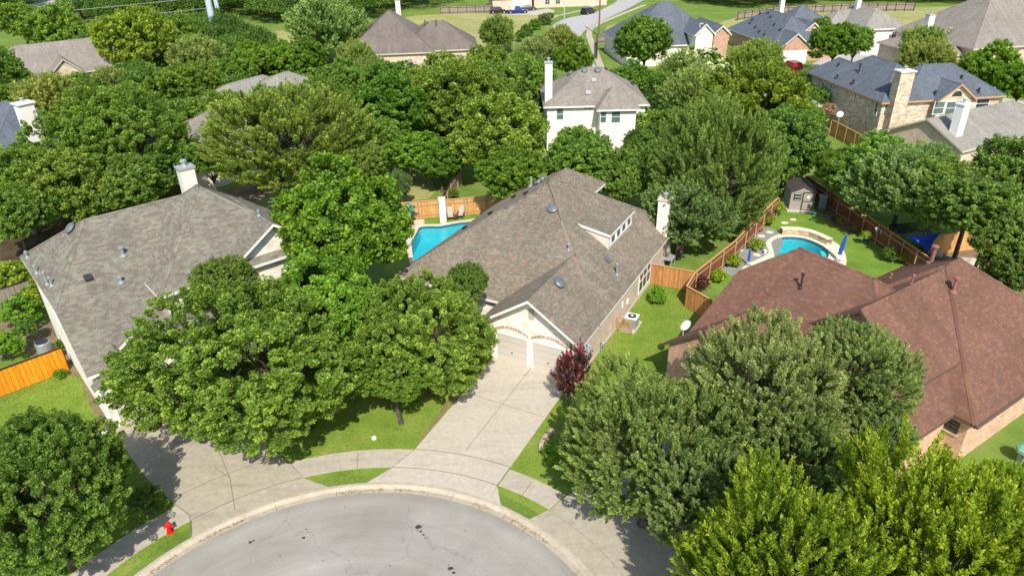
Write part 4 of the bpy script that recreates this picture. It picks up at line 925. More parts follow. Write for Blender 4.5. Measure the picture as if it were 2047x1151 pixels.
o = MB().box(sw*.12, sw*.42, -.05, -.0, 1.1, 1.82).build("window", MAT['shed_dark'], r); MB().box(sw*.16, sw*.38, -.075, -.05, 1.16, 1.76).build("pane", MAT['glass_dark'], o)
b = MB(); b.box(sw*.15, sw*.39, -.09, -.076, 1.44, 1.48); b.box(sw*.15, sw*.39, -.09, -.076, 1.15, 1.18); b.box(sw*.15, sw*.39, -.09, -.076, 1.74, 1.78); b.build("frame", MAT['window_frame'], o)
b = MB(); b.box(-.2, sw+.2, -.4, 3.1, 0, .11); b.build("foundation", MAT['rock'], r)
r = place("storage_bin", 1641, 416, "tall grey storage locker beside the shed", "bin", rz=sa); MB().box(-.35, .35, -.3, .3, 0, 1.25).build("body", MAT['grey_metal'], r); MB().box(-.38, .38, -.33, .33, 1.253, 1.33).build("lid", MAT['flashing'], r)
# pots
def pot(px, py, label, mat, rr=.22, h=.3, cat="flower pot"):
    r = place("flower_pot", px, py, label, cat); MB().lathe([(rr*.65, 0), (rr, h*.9), (rr*1.1, h*.9), (rr*1.1, h), (rr*.8, h), (rr*.75, h*.8)], n=16).build("pot", MAT[mat], r, smooth=False); return r
pot(1628, 430, "turquoise pot standing at the corner of the shed", 'teal_plastic'); pot(1519, 463, "red-brown planter at the end of the gravel bed", 'terracotta', .28, .3); pot(1730, 485, "blue pot under the hosta against the dark fence", 'blue_cloth', .25, .32)
pot(1529, 507, "small white pot at the kidney pool edge", 'white_metal', .14, .35)
# fence ornaments: three butterflies / birds on the dark fence
for k, (px, py) in enumerate(((1752, 460), (1761, 464), (1773, 467))):
    r = place("wall_ornament", px, py, ["white bird ornament on the dark fence, nearest the shed", "pale blue bird ornament in the middle of three on the dark fence", "white bird ornament on the dark fence, farthest from the shed"][k], "ornament", z=1.25, group="bird ornaments on the dark fence")
    b = MB(); b.add([(0, -.02, 0), (.02, -.03, .28), (.25, -.04, .34), (.12, -.03, .05), (-.2, -.04, .22), (.0, -.03, .02)], [(0, 3, 2, 1), (0, 1, 4)]); b.tube([(-.05, -.03, -.12), (.06, -.03, .1)], .04, 6); b.build("bird", MAT['white_metal' if k != 1 else 'pole_grey'], r)
# shade sail + shelter in the neighbouring garden
p = [at(1806, 471, 2.3), at(1882, 464, 2.5), at(1858, 506, 2.1)]; n = 10; o0 = p[0]; v, f = [], []; idx = {}
for i in range(n+1):
    for j in range(n+1-i):
        a, b_, c = i/n, j/n, 1-i/n-j/n; q = p[0]*c+p[1]*a+p[2]*b_; pull = 27*a*b_*c; cen = (p[0]+p[1]+p[2])/3
        e = (a*b_+b_*c+a*c)*3; q = q+(cen-q)*.18*(4*max(a*b_, b_*c, a*c))*(1-pull); q.z -= .35*pull; idx[i, j] = len(v); v.append(q-o0)
for i in range(n):
    for j in range(n-i):
        f.append((idx[i, j], idx[i+1, j], idx[i, j+1]))
        if j < n-i-1: f.append((idx[i+1, j], idx[i+1, j+1], idx[i, j+1]))
o = mesh("shade_sail", v, f, MAT['blue_cloth'], smooth=True, label="triangular blue shade sail stretched behind the dark fence", cat="shade sail"); o.location = o0
sp = [at(1776, 452, 1.9), at(1853, 444, 1.9), at(1858, 462, 1.9), at(1796, 470, 1.9)]; o0 = at(1815, 470)
r = empty("garden_shelter", o0, label="low dark-roofed garden shelter behind the dark fence", cat="shelter")
q = [s-o0 for s in sp]; MB().add([*q, *[s+Vector((0, 0, .12)) for s in q]], [(3, 2, 1, 0), (4, 5, 6, 7), (0, 1, 5, 4), (1, 2, 6, 5), (2, 3, 7, 6), (3, 0, 4, 7)]).build("roof", MAT['car_charcoal'], r)
for s in q: MB().bar((s.x, s.y, 0), (s.x, s.y, 1.9), .09).build("post", MAT['post_wood'], r)
# AC units
acu = Hm.W(7.6, 4.15, 0)
r = empty("air_conditioner", acu, Hm.th, label="white air conditioner on a pad beside the brick side of the cream house", cat="air conditioner")
MB().box(-.85, .95, -.5, .6, 0, .08).build("pad", MAT['concrete_new'], r); MB().box(-.38, .38, -.4, .4, .083, .86).build("body", MAT['grey_metal'], r); MB().box(-.42, .42, -.44, .44, .863, .93).build("top_frame", MAT['white_metal'], r)
MB().lathe([(.30, .934), (.30, .95), (.05, .965)], n=20).build("fan_grille", MAT['black_plastic'], r); MB().lathe([(.10, .966), (.10, .985)], n=14).build("hub", MAT['white_metal'], r)
r = empty("lattice_screen", Hm.W(6.75, 3.3, 0), Hm.th, label="wooden lattice screen in front of the white air conditioner", cat="screen"); b = MB()
b.bar((0, 0, .1), (0, 0, 1.1), .07); b.bar((0, -1.15, .1), (0, -1.15, 1.1), .07); b.bar((0, 0, 1.08), (0, -1.15, 1.08), .05, .07); b.bar((0, 0, .14), (0, -1.15, .14), .05, .07); b.build("frame", MAT['post_wood'], r)
b = MB()
for k in range(-4, 5):
    for sg in (-1, 1):
        pts = []
        for t in np.linspace(0, 1, 41):
            y = -1.15*t; z = .14+.94*((t-k/4.5) if sg > 0 else (1-(t-k/4.5)))
            if .14 <= z <= 1.08: pts.append((sg*.008, y, z))
        if len(pts) > 1: b.bar(pts[0], pts[-1], .012, .035)
b.build("lattice", MAT['post_gold'], r)
r = place("air_conditioner", 92, 705, "dark grey round-topped air conditioner behind the orange fence", "air conditioner", rz=rad(40)); MB().lathe([(.45, 0), (.47, .05), (.47, .85), (.44, .9)], n=20).build("body", MAT['grey_metal'], r); MB().lathe([(.40, .903), (.40, .93), (.1, .95)], n=20).build("fan_grille", MAT['black_plastic'], r)
# satellite dishes
def dish(base, rz, s, label, tilt=50):
    r = empty("satellite_dish", base, rz, label=label, cat="satellite dish"); r.scale = (s, s, s)
    MB().tube([(0, 0, 0), (0, 0, .45), (0, -.1, .62)], .025, 8).build("mast", MAT['white_metal'], r)
    v, f = [], []; n = 20
    for i in range(5):
        q = i/4
        for k in range(n): a = 2*math.pi*k/n; v.append((.36*q*math.cos(a), .12*q*q-.12, .42*q*math.sin(a)))
    for i in range(4):
        for k in range(n): f.append((i*n+k, i*n+(k+1) % n, (i+1)*n+(k+1) % n, (i+1)*n+k))
    o = mesh("reflector", v, f, MAT['white_metal'], r, smooth=True); o.location = (0, -.15, .8); o.rotation_euler = (rad(-tilt), 0, rad(180))
    MB().tube([(0, -.05, .55), (0, -.55, .78), (0, -.62, 1.0)], .02, 6).build("feed_arm", MAT['white_metal'], r)
dish(Hr.W(1.5, .75, 3.3), rad(120), .85, "white satellite dish on the eave corner of the brown-roofed house")
dish(at(1676, 243, 1.9), rad(150), 1.1, "white satellite dish above the golden fence of the buff brick house")
# fire hydrant
hy = at(341, 1063); r = empty("fire_hydrant", hy, rad(20), label="red fire hydrant on the grass strip beside the left sidewalk", cat="fire hydrant"); r.scale = (.93, .93, .93)
MB().lathe([(.19, 0), (.19, .05), (.12, .06), (.115, .12), (.12, .50), (.15, .51), (.15, .56), (.13, .57), (.12, .64), (.08, .71), (.03, .74)], n=18).build("barrel", MAT['hydrant_red'], r, smooth=False)
MB().lathe([(.028, .735), (.028, .79)], n=5).build("top_nut", MAT['hydrant_red'], r)
for a, l_, rr_ in ((-90, .26, .085), (0, .22, .055), (180, .22, .055)):
    c, s = math.cos(rad(a)), math.sin(rad(a)); MB().tube([(c*.08, s*.08, .40), (c*l_*.8, s*l_*.8, .40), (c*l_*.8, s*l_*.8, .40), (c*l_, s*l_, .40)], [rr_*.85, rr_*.85, rr_*1.15, rr_*1.15], 12).build("outlet", MAT['hydrant_red'], r)
# cleanout cap, lawn edging bed, blue flag
r = place("cleanout_cap", 748, 876, "small white round cap set in the front lawn", "cap"); MB().lathe([(.14, 0), (.14, .08), (.1, .12)], n=16).build("lid", MAT['white_metal'], r)
pts = P2((1104, 864), (1090, 878), (1082, 893), (1081, 908)); o0 = Vector((*pts[0], 0)); v, f, uv = [], [], []; s_ = 0
for k in range(len(pts)-1):
    a, b_ = Vector(pts[k]), Vector(pts[k+1]); L = (b_-a).length; nn = Vector((-(b_-a).y, (b_-a).x)).normalized()*.12; n = len(v); h = .28
    for c, z in ((a-nn, 0), (a-nn, h), (a+nn, h), (a+nn, 0), (b_-nn, 0), (b_-nn, h), (b_+nn, h), (b_+nn, 0)): v.append((c.x-o0.x, c.y-o0.y, z))
    f += [(n, n+1, n+5, n+4), (n+1, n+2, n+6, n+5), (n+2, n+3, n+7, n+6)]; uv += [(s_, 0), (s_, h), (s_+L, h), (s_+L, 0), (s_, 0), (s_, .24), (s_+L, .24), (s_+L, 0), (s_, h), (s_, 0), (s_+L, 0), (s_+L, h)]; s_ += L
o = mesh("brick_border", v, f, MAT['edging'], uvs=uv, label="low curved brick border on the lawn strip right of the driveway", cat="border"); o.location = o0
r = place("downspout", 206, 866, "white plastic downspout extension at the foot of the left house", "downspout", rz=rad(20)); MB().box(-.35, .35, -.06, .06, .0, .1).build("pipe", MAT['white_metal'], r)
# barrel table with green cover at the right edge
r = place("patio_umbrella", 2044, 925, "small round table under a pale green scalloped cover at the right edge", "umbrella"); MB().lathe([(.03, 0), (.03, 1.0)], n=8).build("pole", MAT['galv'], r)
v, f = [], []; n = 24
for i, (q, z) in enumerate(((.12, 1.12), (.35, 1.05), (.5, .95), (.52, .78))):
    for k in range(n): w_ = q*(1+(.05*math.cos(k*math.pi/1.5) if i > 1 else 0)); v.append((w_*math.cos(2*math.pi*k/n), w_*math.sin(2*math.pi*k/n), z))
for i in range(3):
    for k in range(n): f.append((i*n+k, i*n+(k+1) % n, (i+1)*n+(k+1) % n, (i+1)*n+k))
f.append(tuple(range(n))); mesh("cover", v, f, MAT['green_cloth'], r); MB().lathe([(.15, 1.125), (.15, 1.14)], n=14).build("top_plate", MAT['terracotta'], r); MB().box(-.25, .25, -.2, .2, 0, .5).build("base", MAT['grey_metal'], r)
r = place("patio_table", 1337, 530, "light grey metal table behind the plain cedar side fence", "table", rz=rad(60)); MB().box(-.6, .6, -.4, .4, .70, .75).build("tabletop", MAT['flashing'], r)
for sx in (-.52, .52):
    for sy in (-.32, .32): MB().box(sx-.03, sx+.03, sy-.03, sy+.03, 0, .7).build("leg", MAT['flashing'], r)
r = place("folding_chair", 1357, 512, "pink and white folding chair under the tree by the stone chimney", "chair", rz=rad(-30)); MB().box(-.25, .25, -.22, .22, .42, .46).build("seat", MAT['flower_pale'], r); MB().bar((0, .22, .46), (0, .4, .98), .48, .04).build("backrest", MAT['flower_pale'], r)
for sx in (-.25, .25): MB().bar((sx, -.25, 0), (sx, .25, .6), .03).build("leg", MAT['white_metal'], r); MB().bar((sx, .25, 0), (sx, -.25, .5), .03).build("leg", MAT['white_metal'], r)
for px, py, s, l in ((1869, 507, .55, "pale boulder left of the pair of pale trunks"), (1935, 528, .8, "large pale boulder under the trees right of the pale trunks"), (1975, 545, .5, "small pale boulder in the shade at the right edge of the rock garden")):
    rr = random.Random(px); bm = bmesh.new(); bmesh.ops.create_icosphere(bm, subdivisions=3, radius=s)
    for vv in bm.verts: vv.co *= 1+.25*math.sin(vv.co.x*4/s+px)*math.cos(vv.co.y*3/s); vv.co.z *= .6
    me = bpy.data.meshes.new("boulder"); bm.to_mesh(me); bm.free(); me.materials.append(MAT['rock']); o = bpy.data.objects.new("boulder", me); COL.objects.link(o); o.location = at(px, py, .2); tag(o, l, "boulder", "boulders of the shaded rock garden")
# ------------------------------------------------------------ cars
def car(px, py, rz, mat, label, L=4.7, Wd=1.85, H=1.65, kind='suv', cat="car"):
    r = place("parked_car", px, py, label, cat, z=.02, rz=rad(rz)); h = Wd/2
    low = [(-L/2, .35), (-L/2+.05, .85), (-L/2+.15, .95), (L/2-1.2, .95), (L/2-.2, .8), (L/2, .55), (L/2-.05, .3)]
    def ext(prof, w0, w1, name, m, parent):
        n = len(prof); v = [(x, -w0, z) for x, z in prof]+[(x, w0, z) for x, z in prof]
        if w1 != w0: v = [(x, s*(w0 if z < .96 else w1), z) for s in (-1, 1) for x, z in prof]
        return MB().add(v, [tuple(range(n)), tuple(range(2*n-1, n-1, -1))]+[(i, i+n, (i+1) % n+n, (i+1) % n) for i in range(n)]).build(name, MAT[m], parent)
    body = ext(low, h, h, "body", mat, r)
    top = {'suv': [(-L/2+.12, .953), (-L/2+.35, H-.05), (-L/2+.6, H), (.35, H), (.75, H-.12), (L/2-1.25, .953)], 'sedan': [(-L/2+.6, .953), (-.9, H-.22), (-.6, H-.15), (.3, H-.15), (L/2-1.3, .953)], 'pickup': [(-.7, .953), (-.6, H+.05), (-.4, H+.1), (.6, H+.1), (1.3, .953)]}[kind]
    ext(top, h, h-.2, "cabin", mat, r)
    g = [(x*.93, .96+(z-.953)*.82+.05*(z > 1)) for x, z in top]; ext([(x, z) for x, z in g], h+.004, h-.185, "side_windows", 'glass_dark', r)
    xs = [p for p in top]; a, b_ = xs[-1], xs[-2]; q = [(a[0]-.02, -(h-.12), .99), (a[0]-.02, h-.12, .99), (b_[0]+.05, h-.3, b_[1]-.02), (b_[0]+.05, -(h-.3), b_[1]-.02)]
    MB().add([(x+.03, y, z+.02) for x, y, z in q], [(0, 1, 2, 3)]).build("windscreen", MAT['glass_dark'], r)
    for sx in (-L/2+.85, L/2-.85):
        for sy in (-h+.1, h-.1):
            b = MB(); b.tube([(0, -.11, 0), (0, .11, 0)], .36, 16); w = b.build("wheel", MAT['tyre'], r, loc=(sx, sy*1.02, .35)); MB().tube([(0, -.118, 0), (0, .118, 0)], .2, 12).build("rim", MAT['galv'], w)
    for sy in (-.6, .6): MB().box(L/2-.13, L/2+.005, sy-.17, sy+.17, .6, .75).build("headlight", MAT['window_frame'], r)
car(996, 27, 8, 'car_black', "black suv parked left of the blue pickup in the far driveway"); car(1034, 27, 8, 'car_blue', "blue pickup truck parked in the far driveway", 5.6, 1.95, 1.7, 'pickup', "truck")
car(1055, 21.5, 8, 'car_charcoal', "dark grey car parked behind the blue pickup", kind='sedan', H=1.6); car(1176, 28, 50, 'car_black', "black suv parked on the far curving street", 4.9)
car(1581, 141, 97, 'car_red', "dark red car parked by the white garage below the dark blue roof", 4.7)
# ------------------------------------------------------------ poles and wires
def pole(px, py, h, r0, r1, mat, name, label, cat, arm=None, group=None):
    p = at(px, py); r = empty(name, p, label=label, cat=cat, group=group); MB().tube([(0, 0, 0), (0, 0, h)], [r0, r1], 12).build("shaft", MAT[mat], r)
    if arm:
        MB().tube([(0, 0, h-.3), (arm[0]*.3, arm[1]*.3, h+.35), (arm[0]*.7, arm[1]*.7, h+.6), (arm[0], arm[1], h+.6)], [r1*.8, .07, .06, .06], 8).build("arm", MAT[mat], r)
        MB().box(-.35, .35, -.13, .13, -.1, .08).build("lamp_head", MAT['grey_metal'], r, loc=(arm[0], arm[1], h+.6))
    return p
p1 = pole(433, 84, 26, .75, .55, 'pole_grey', "power_pole", "thick pale blue-grey steel power pole in front at the top left", "power pole"); p2 = pole(443, 60, 26, .55, .4, 'pole_grey', "power_pole", "thinner steel power pole behind the thick one at the top left", "power pole")
pole(248, 48, 8.2, .12, .08, 'pole_grey', "street_lamp", "grey street lamp with curved arm above the oaks at the top left", "street lamp", (-2.6, .6))
p3 = pole(1197, 72, 15, .2, .15, 'wood_pole', "utility_pole", "tall brown wooden utility pole beside the far sidewalk", "utility pole")
p4 = pole(359, 44, 9, .16, .13, 'wood_pole', "utility_pole", "dark wooden utility pole in front of the far woods", "utility pole")
pole(1128, 38, 8, .1, .07, 'pole_grey', "street_lamp", "thin grey street lamp on the far kerb left of the road", "street lamp", (2.0, 0.3)); pole(2013, 100, 8.2, .13, .1, 'pole_grey', "street_lamp", "pale street lamp post at the right edge below the stone gable", "street lamp", (2.2, -.6))
def wire(a, b, label, sag=1.5):
    pts = [a.lerp(b, k/14)-Vector((0, 0, sag*4*(k/14)*(1-k/14)))-a for k in range(15)]; o = MB().tube(pts, .035, 4).build("power_line", MAT['wire']); o.location = a; tag(o, label, "power line", "power lines across the top left")
L_ = Vector((-190, 150, 0))
for k, (z1, z2) in enumerate(((14, 11.5), (12.9, 10.2), (9.5, 7), (7.2, 5))): wire(Vector((L_.x, L_.y, z2)), Vector((p1.x-.7, p1.y, z1)), "thin power line left of the thick steel pole, " + ["uppermost", "second from the top", "third from the top", "lowest"][k] + " of four")
wire(Vector((p1.x+.7, p1.y, 14)), Vector((p3.x, p3.y, 12.2)), "thin power line spanning from the steel pole to the wooden pole", 3); wire(Vector((p3.x, p3.y, 12.0)), Vector((170, 190, 14)), "thin power line running right from the wooden pole above the far fields", 3)

# grass blades and fallen leaves: small real faces over the mown strips and along the kerb
def scatter(name, label, mat, pts, size, n, seed, blade=True, z=.004, tone=(.5, .2), color=(1, 1, 1, 1)):
    g = np.random.default_rng(seed); Q = np.asarray(pts); N = len(Q); a = g.uniform(0, 6.283, N); d = np.stack([np.cos(a), np.sin(a), np.zeros(N)], 1); s = size*g.uniform(.6, 1.4, (N, 1))
    if blade:
        u = np.stack([g.normal(0, .45, N), g.normal(0, .45, N), np.ones(N)], 1); V = np.stack([Q-d*s*.35, Q+d*s*.35, Q+u*s+d*s*.1, Q+u*s-d*s*.1], 1)
    else:
        e = np.stack([-d[:, 1], d[:, 0], g.uniform(-.3, .3, N)], 1); V = np.stack([Q-d*s*.5, Q+e*s*.35, Q+d*s*.5, Q-e*s*.35], 1)+np.array([0, 0, .01])
    V = V.reshape(-1, 3); me = bpy.data.meshes.new(name); me.vertices.add(4*N); me.vertices.foreach_set("co", V.astype(np.float32).ravel()); me.loops.add(4*N); me.loops.foreach_set("vertex_index", np.arange(4*N, dtype=np.int32)); me.polygons.add(N)
    me.polygons.foreach_set("loop_start", np.arange(0, 4*N, 4, dtype=np.int32)); me.polygons.foreach_set("loop_total", np.full(N, 4, dtype=np.int32)); me.materials.append(MAT[mat])
    t = me.attributes.new("leaf_tone", 'FLOAT', 'FACE'); t.data.foreach_set("value", np.clip(g.normal(tone[0], tone[1], N), 0, 1).astype(np.float32)); me.update(calc_edges=True)
    o = bpy.data.objects.new(name, me); COL.objects.link(o); o.color = color; return tag(o, label, name.replace('_', ' '), kind='stuff')
def inpoly(P, x, y):
    c = np.zeros(len(x), bool); j = len(P)-1
    for i in range(len(P)):
        k = ((P[i][1] > y) != (P[j][1] > y)) & (x < (P[j][0]-P[i][0])*(y-P[i][1])/(P[j][1]-P[i][1]+1e-9)+P[i][0]); c ^= k; j = i
    return c
g = np.random.default_rng(5); LP = P2((120, 720), (330, 720), (520, 620), (760, 560), (1000, 600), (1170, 690), (1300, 530), (1400, 560), (1380, 700), (1250, 900), (1100, 1000), (900, 1040), (500, 1040), (120, 1180), (-100, 1150), (-60, 780))
X = g.uniform(-42, 22, 420000); Y = g.uniform(16, 56, 420000); k = inpoly(LP, X, Y)
rr_ = np.hypot(X-C0.x, Y-C0.y); th_ = np.arctan2(Y-C0.y, X-C0.x)
paved = [[D(-.12, wl), D(-.12, wr)] + [pol(R2, bM1)] + arc(R2, bM1, bM0)[1:], left_out + arc(R1, aL1, aL0), P2((1093, 1022), (1120, 1001), (1220, 930), (1330, 860), (1420, 900), (1500, 1000), (1440, 1120), (1300, 1250))]
for Q in paved: k &= ~inpoly(Q, X, Y)
ring = (rr_ > R1-.01) & (rr_ < R2+.01); side = (th_ > ang(1118, 1000)) & (th_ < ang(100, 1151)+rad(14)); k &= ~(ring & side) & (rr_ > RC+.06)
for a0, a1 in ((ang(999, 1012)-.02, ang(734, 962)+.02), (ang(657, 973)-.02, ang(383, 1073)+.02), (-1, ang(1050, 1046)+.02)): k &= ~((rr_ < R1+.02) & (th_ > a0) & (th_ < a1))
hl = P2((185, 790), (640, 640), (640, 300), (30, 500)); hm = [D(-.2, -3.4), D(-.2, 3.3), D(19, 3.3), D(19, -12), D(2, -12)]
k &= ~inpoly(hl, X, Y) & ~inpoly(hm, X, Y)
P_ = np.stack([X[k], Y[k], np.full(k.sum(), .004)], 1)
scatter("grass", "short mown grass of the front lawns", 'leaf_grass', P_, .05, 0, 3)
A_ = g.uniform(ang(1250, 1151), ang(250, 1151), 1500); pick = (np.sin(A_*9)+np.sin(A_*23+1)) > .1; A_ = A_[pick]; Rr = RA+.2+g.exponential(.09, len(A_))*np.where(g.uniform(size=len(A_)) < .6, -1, .6)
scatter("leaf_litter", "dry brown leaves gathered in the gutter", 'leaf_dry', np.stack([C0.x+Rr*np.cos(A_), C0.y+Rr*np.sin(A_), np.full(len(A_), -.115)], 1), .07, 0, 4, blade=False)
w0_ = g.uniform(-.3, .3, 900); t_ = g.uniform(0, 1, 900); E0, E1 = Vector(at(930, 770)), Vector(at(840, 883)); L_ = np.stack([E0.x+(E1.x-E0.x)*t_+w0_, E0.y+(E1.y-E0.y)*t_+w0_*.5, np.full(900, .01)], 1)
M_ = np.stack([C0.x+g.uniform(-11, 10, 500), C0.y+g.uniform(12, 17, 500), np.full(500, .04)], 1)
scatter("leaf_litter", "dry leaves and mulch along the lawn edge beside the driveway", 'leaf_dry', L_, .07, 0, 6, blade=False)
scatter("leaf_litter", "sparse fallen leaves on the paving and lawn", 'leaf_dry', M_, .05, 0, 7, blade=False)
# ------------------------------------------------------------ trees: tapered trunk and limbs, crown of leaf-sized faces
def crown_mesh(name, seed, lobes, clumps, leaves, ll, lw, cr, mat, spray=0.0, low=-.35, lobe_r=.42, upness=.35, extra=None, twig=True, irr=.12):
    """unit crown (radius 1); returns a mesh of separate leaf quads gathered in clumps on uneven lobes"""
    g = np.random.default_rng(seed); L = []
    for i in range(lobes):
        z = low+(1-low)*(i+.5)/lobes; a = i*2.399963+g.uniform(-.35, .35); q = math.sqrt(max(0, 1-z*z)); d = np.array([q*math.cos(a), q*math.sin(a), z])
        k = g.uniform(.50, .68); L.append((d*k*(1+g.uniform(-irr, irr)), lobe_r*g.uniform(.6, 1.25)))
    L.append((np.array([0, 0, .05]), .55)); C, Dn = [], []
    for ci, (c, r) in enumerate(L):
        n = int(clumps*(r/lobe_r)**2); d = g.normal(size=(n, 3)); d /= np.linalg.norm(d, axis=1)[:, None]
        p = c+d*r*g.uniform(.78, 1.08, (n, 1)); keep = (p[:, 2] > low-.28)
        for cj, (c2, r2) in enumerate(L):
            if cj != ci: keep &= np.linalg.norm(p-c2, axis=1) > r2*.62
        C.append(p[keep]); Dn.append(d[keep])
    C = np.concatenate(C); Dn = np.concatenate(Dn); out = C/np.maximum(np.linalg.norm(C, axis=1), .05)[:, None]
    ax = Dn*.5+out*.5+np.array([0, 0, upness+spray*.5])+g.normal(size=C.shape)*.25; ax /= np.linalg.norm(ax, axis=1)[:, None]
    n = len(C); nl = np.maximum(4, (leaves*g.uniform(.6, 1.4, n)).astype(int)); idx = np.repeat(np.arange(n), nl); N = len(idx)
    t = g.uniform(-1, 1, N); perp = g.normal(size=(N, 3)); axx = ax[idx]; perp -= axx*(perp*axx).sum(1)[:, None]; perp /= np.linalg.norm(perp, axis=1)[:, None]
    size = cr*g.uniform(.65, 1.35, n)[idx]
    prof = np.sqrt(np.maximum(.05, 1-t*t)); prof = prof*(1-.45*spray*(t+1)/2)
    P = C[idx]+axx*(t*size*(1+1.3*spray))[:, None]+perp*(size*prof*np.sqrt(g.uniform(.15, 1, N))*(1-.35*spray))[:, None]
    ld = perp*.7+axx*(.35+spray*.9)+g.normal(size=(N, 3))*.35; ld /= np.linalg.norm(ld, axis=1)[:, None]        # leaf direction
    nm = axx*.35+out[idx]*.35+np.array([0, 0, .45])+g.normal(size=(N, 3))*.55; nm -= ld*(nm*ld).sum(1)[:, None]; nm /= np.linalg.norm(nm, axis=1)[:, None]
    sd = np.cross(nm, ld); s = g.uniform(.7, 1.3, (N, 1)); a = ld*ll*s; b = sd*lw*s
    V = np.stack([P-a*.5, P+b*.5-nm*lw*.12, P+a*.5, P-b*.5-nm*lw*.12], 1).reshape(-1, 3)
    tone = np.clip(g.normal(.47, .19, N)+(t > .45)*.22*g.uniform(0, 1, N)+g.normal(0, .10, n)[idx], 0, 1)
    me = bpy.data.meshes.new(name); me.vertices.add(4*N); me.vertices.foreach_set("co", V.astype(np.float32).ravel())
    me.loops.add(4*N); me.loops.foreach_set("vertex_index", np.arange(4*N, dtype=np.int32)); me.polygons.add(N)
    me.polygons.foreach_set("loop_start", np.arange(0, 4*N, 4, dtype=np.int32)); me.polygons.foreach_set("loop_total", np.full(N, 4, dtype=np.int32))
    me.materials.append(MAT[mat])
    if extra:                                                   # blossoms: the outermost leaves of some clumps
        me.materials.append(MAT[extra[0]]); sel = (g.uniform(size=n) < extra[1])[idx] & (t > extra[2]); me.polygons.foreach_set("material_index", sel.astype(np.int32))
    at_ = me.attributes.new("leaf_tone", 'FLOAT', 'FACE'); at_.data.foreach_set("value", tone.astype(np.float32)); me.update(calc_edges=True); me.validate()
    return me, L
def trunk_mesh(name, L, seed, mat, tr=.05, stems=1):
    """unit trunk: x, y in crown radii, crown centre at z = 0, foot at z = -1 (scaled to the height)"""
    g = random.Random(seed); b = MB()
    for s_ in range(stems):
        off = Vector((g.uniform(-.1, .1), g.uniform(-.1, .1), 0))*(stems > 1)*2; fork = Vector((g.uniform(-.06, .06), g.uniform(-.06, .06), -.45))+off*1.5; foot = off+Vector((0, 0, -1.02))
        k = tr/math.sqrt(stems); b.tube([foot, foot+Vector((0, 0, .05)), foot.lerp(fork, .5)+Vector((g.uniform(-.04, .04), 0, 0)), fork], [k*1.7, k*1.15, k, k*.85], 10)
        for c, r in L:
            if stems > 1 and g.random() < .4: continue
            e = Vector(c)*.8; e.z *= .38; m = fork.lerp(e, .5)+Vector((g.uniform(-.08, .08), g.uniform(-.08, .08), -.06)); b.tube([fork-Vector((0, 0, .04)), m, e], [k*.45, k*.22, k*.08], 6)
            for q in range(4):
                d = Vector((g.uniform(-1, 1), g.uniform(-1, 1), g.uniform(-.1, 1)))*r*.5; b.tube([m.lerp(e, g.uniform(.2, .9)), e+d*.6, e+d], [k*.12, k*.08, k*.04], 4, cap=False)
    me = bpy.data.meshes.new(name); me.from_pydata(b.v, [], b.f); me.materials.append(MAT[mat]); me.polygons.foreach_set("use_smooth", [True]*len(me.polygons)); return me
KINDS = {}
def kind(key, variants, **k):
    tm = k.pop('bark', 'bark'); tr = k.pop('tr', .05); st = k.pop('stems', 1); KINDS[key] = []
    for s in range(variants):
        me, L = crown_mesh("crown_"+key, k.get('seed', 1)*10+s, **{a: b for a, b in k.items() if a != 'seed'}); KINDS[key].append((me, trunk_mesh("trunk_"+key, L, s+7, tm, tr, st)))
# near trees
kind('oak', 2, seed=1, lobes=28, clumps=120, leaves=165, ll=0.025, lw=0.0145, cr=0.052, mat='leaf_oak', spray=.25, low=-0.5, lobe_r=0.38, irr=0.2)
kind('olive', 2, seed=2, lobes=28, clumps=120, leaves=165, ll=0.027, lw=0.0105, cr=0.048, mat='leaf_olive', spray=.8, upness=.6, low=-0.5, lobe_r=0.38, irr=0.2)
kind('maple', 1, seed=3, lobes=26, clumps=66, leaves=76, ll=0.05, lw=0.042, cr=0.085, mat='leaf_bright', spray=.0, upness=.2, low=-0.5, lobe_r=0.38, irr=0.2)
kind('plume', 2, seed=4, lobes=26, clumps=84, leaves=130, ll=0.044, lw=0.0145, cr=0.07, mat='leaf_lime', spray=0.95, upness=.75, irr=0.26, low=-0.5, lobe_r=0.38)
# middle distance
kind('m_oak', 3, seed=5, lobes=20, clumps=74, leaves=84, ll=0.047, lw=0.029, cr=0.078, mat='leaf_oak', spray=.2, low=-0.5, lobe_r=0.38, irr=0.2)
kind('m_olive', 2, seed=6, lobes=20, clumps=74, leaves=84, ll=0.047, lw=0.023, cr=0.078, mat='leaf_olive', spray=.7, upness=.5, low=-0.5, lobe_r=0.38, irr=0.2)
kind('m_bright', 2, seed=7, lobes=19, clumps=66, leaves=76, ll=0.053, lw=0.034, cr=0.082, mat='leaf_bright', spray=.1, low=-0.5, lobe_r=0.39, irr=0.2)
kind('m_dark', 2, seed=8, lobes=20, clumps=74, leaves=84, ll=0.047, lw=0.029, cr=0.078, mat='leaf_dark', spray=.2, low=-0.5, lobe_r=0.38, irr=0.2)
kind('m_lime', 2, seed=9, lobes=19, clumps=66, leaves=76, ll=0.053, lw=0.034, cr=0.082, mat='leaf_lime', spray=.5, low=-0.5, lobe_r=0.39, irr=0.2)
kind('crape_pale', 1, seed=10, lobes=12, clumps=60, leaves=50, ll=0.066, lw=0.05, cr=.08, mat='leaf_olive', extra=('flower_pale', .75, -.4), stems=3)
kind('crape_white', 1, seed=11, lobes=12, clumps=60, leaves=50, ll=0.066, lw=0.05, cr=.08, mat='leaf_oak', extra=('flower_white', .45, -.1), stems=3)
kind('crape_red', 1, seed=12, lobes=16, clumps=44, leaves=30, ll=.085, lw=.036, cr=.10, mat='leaf_red', spray=.9, upness=.7, extra=('flower_pink', .38, .05), stems=4, tr=.06)
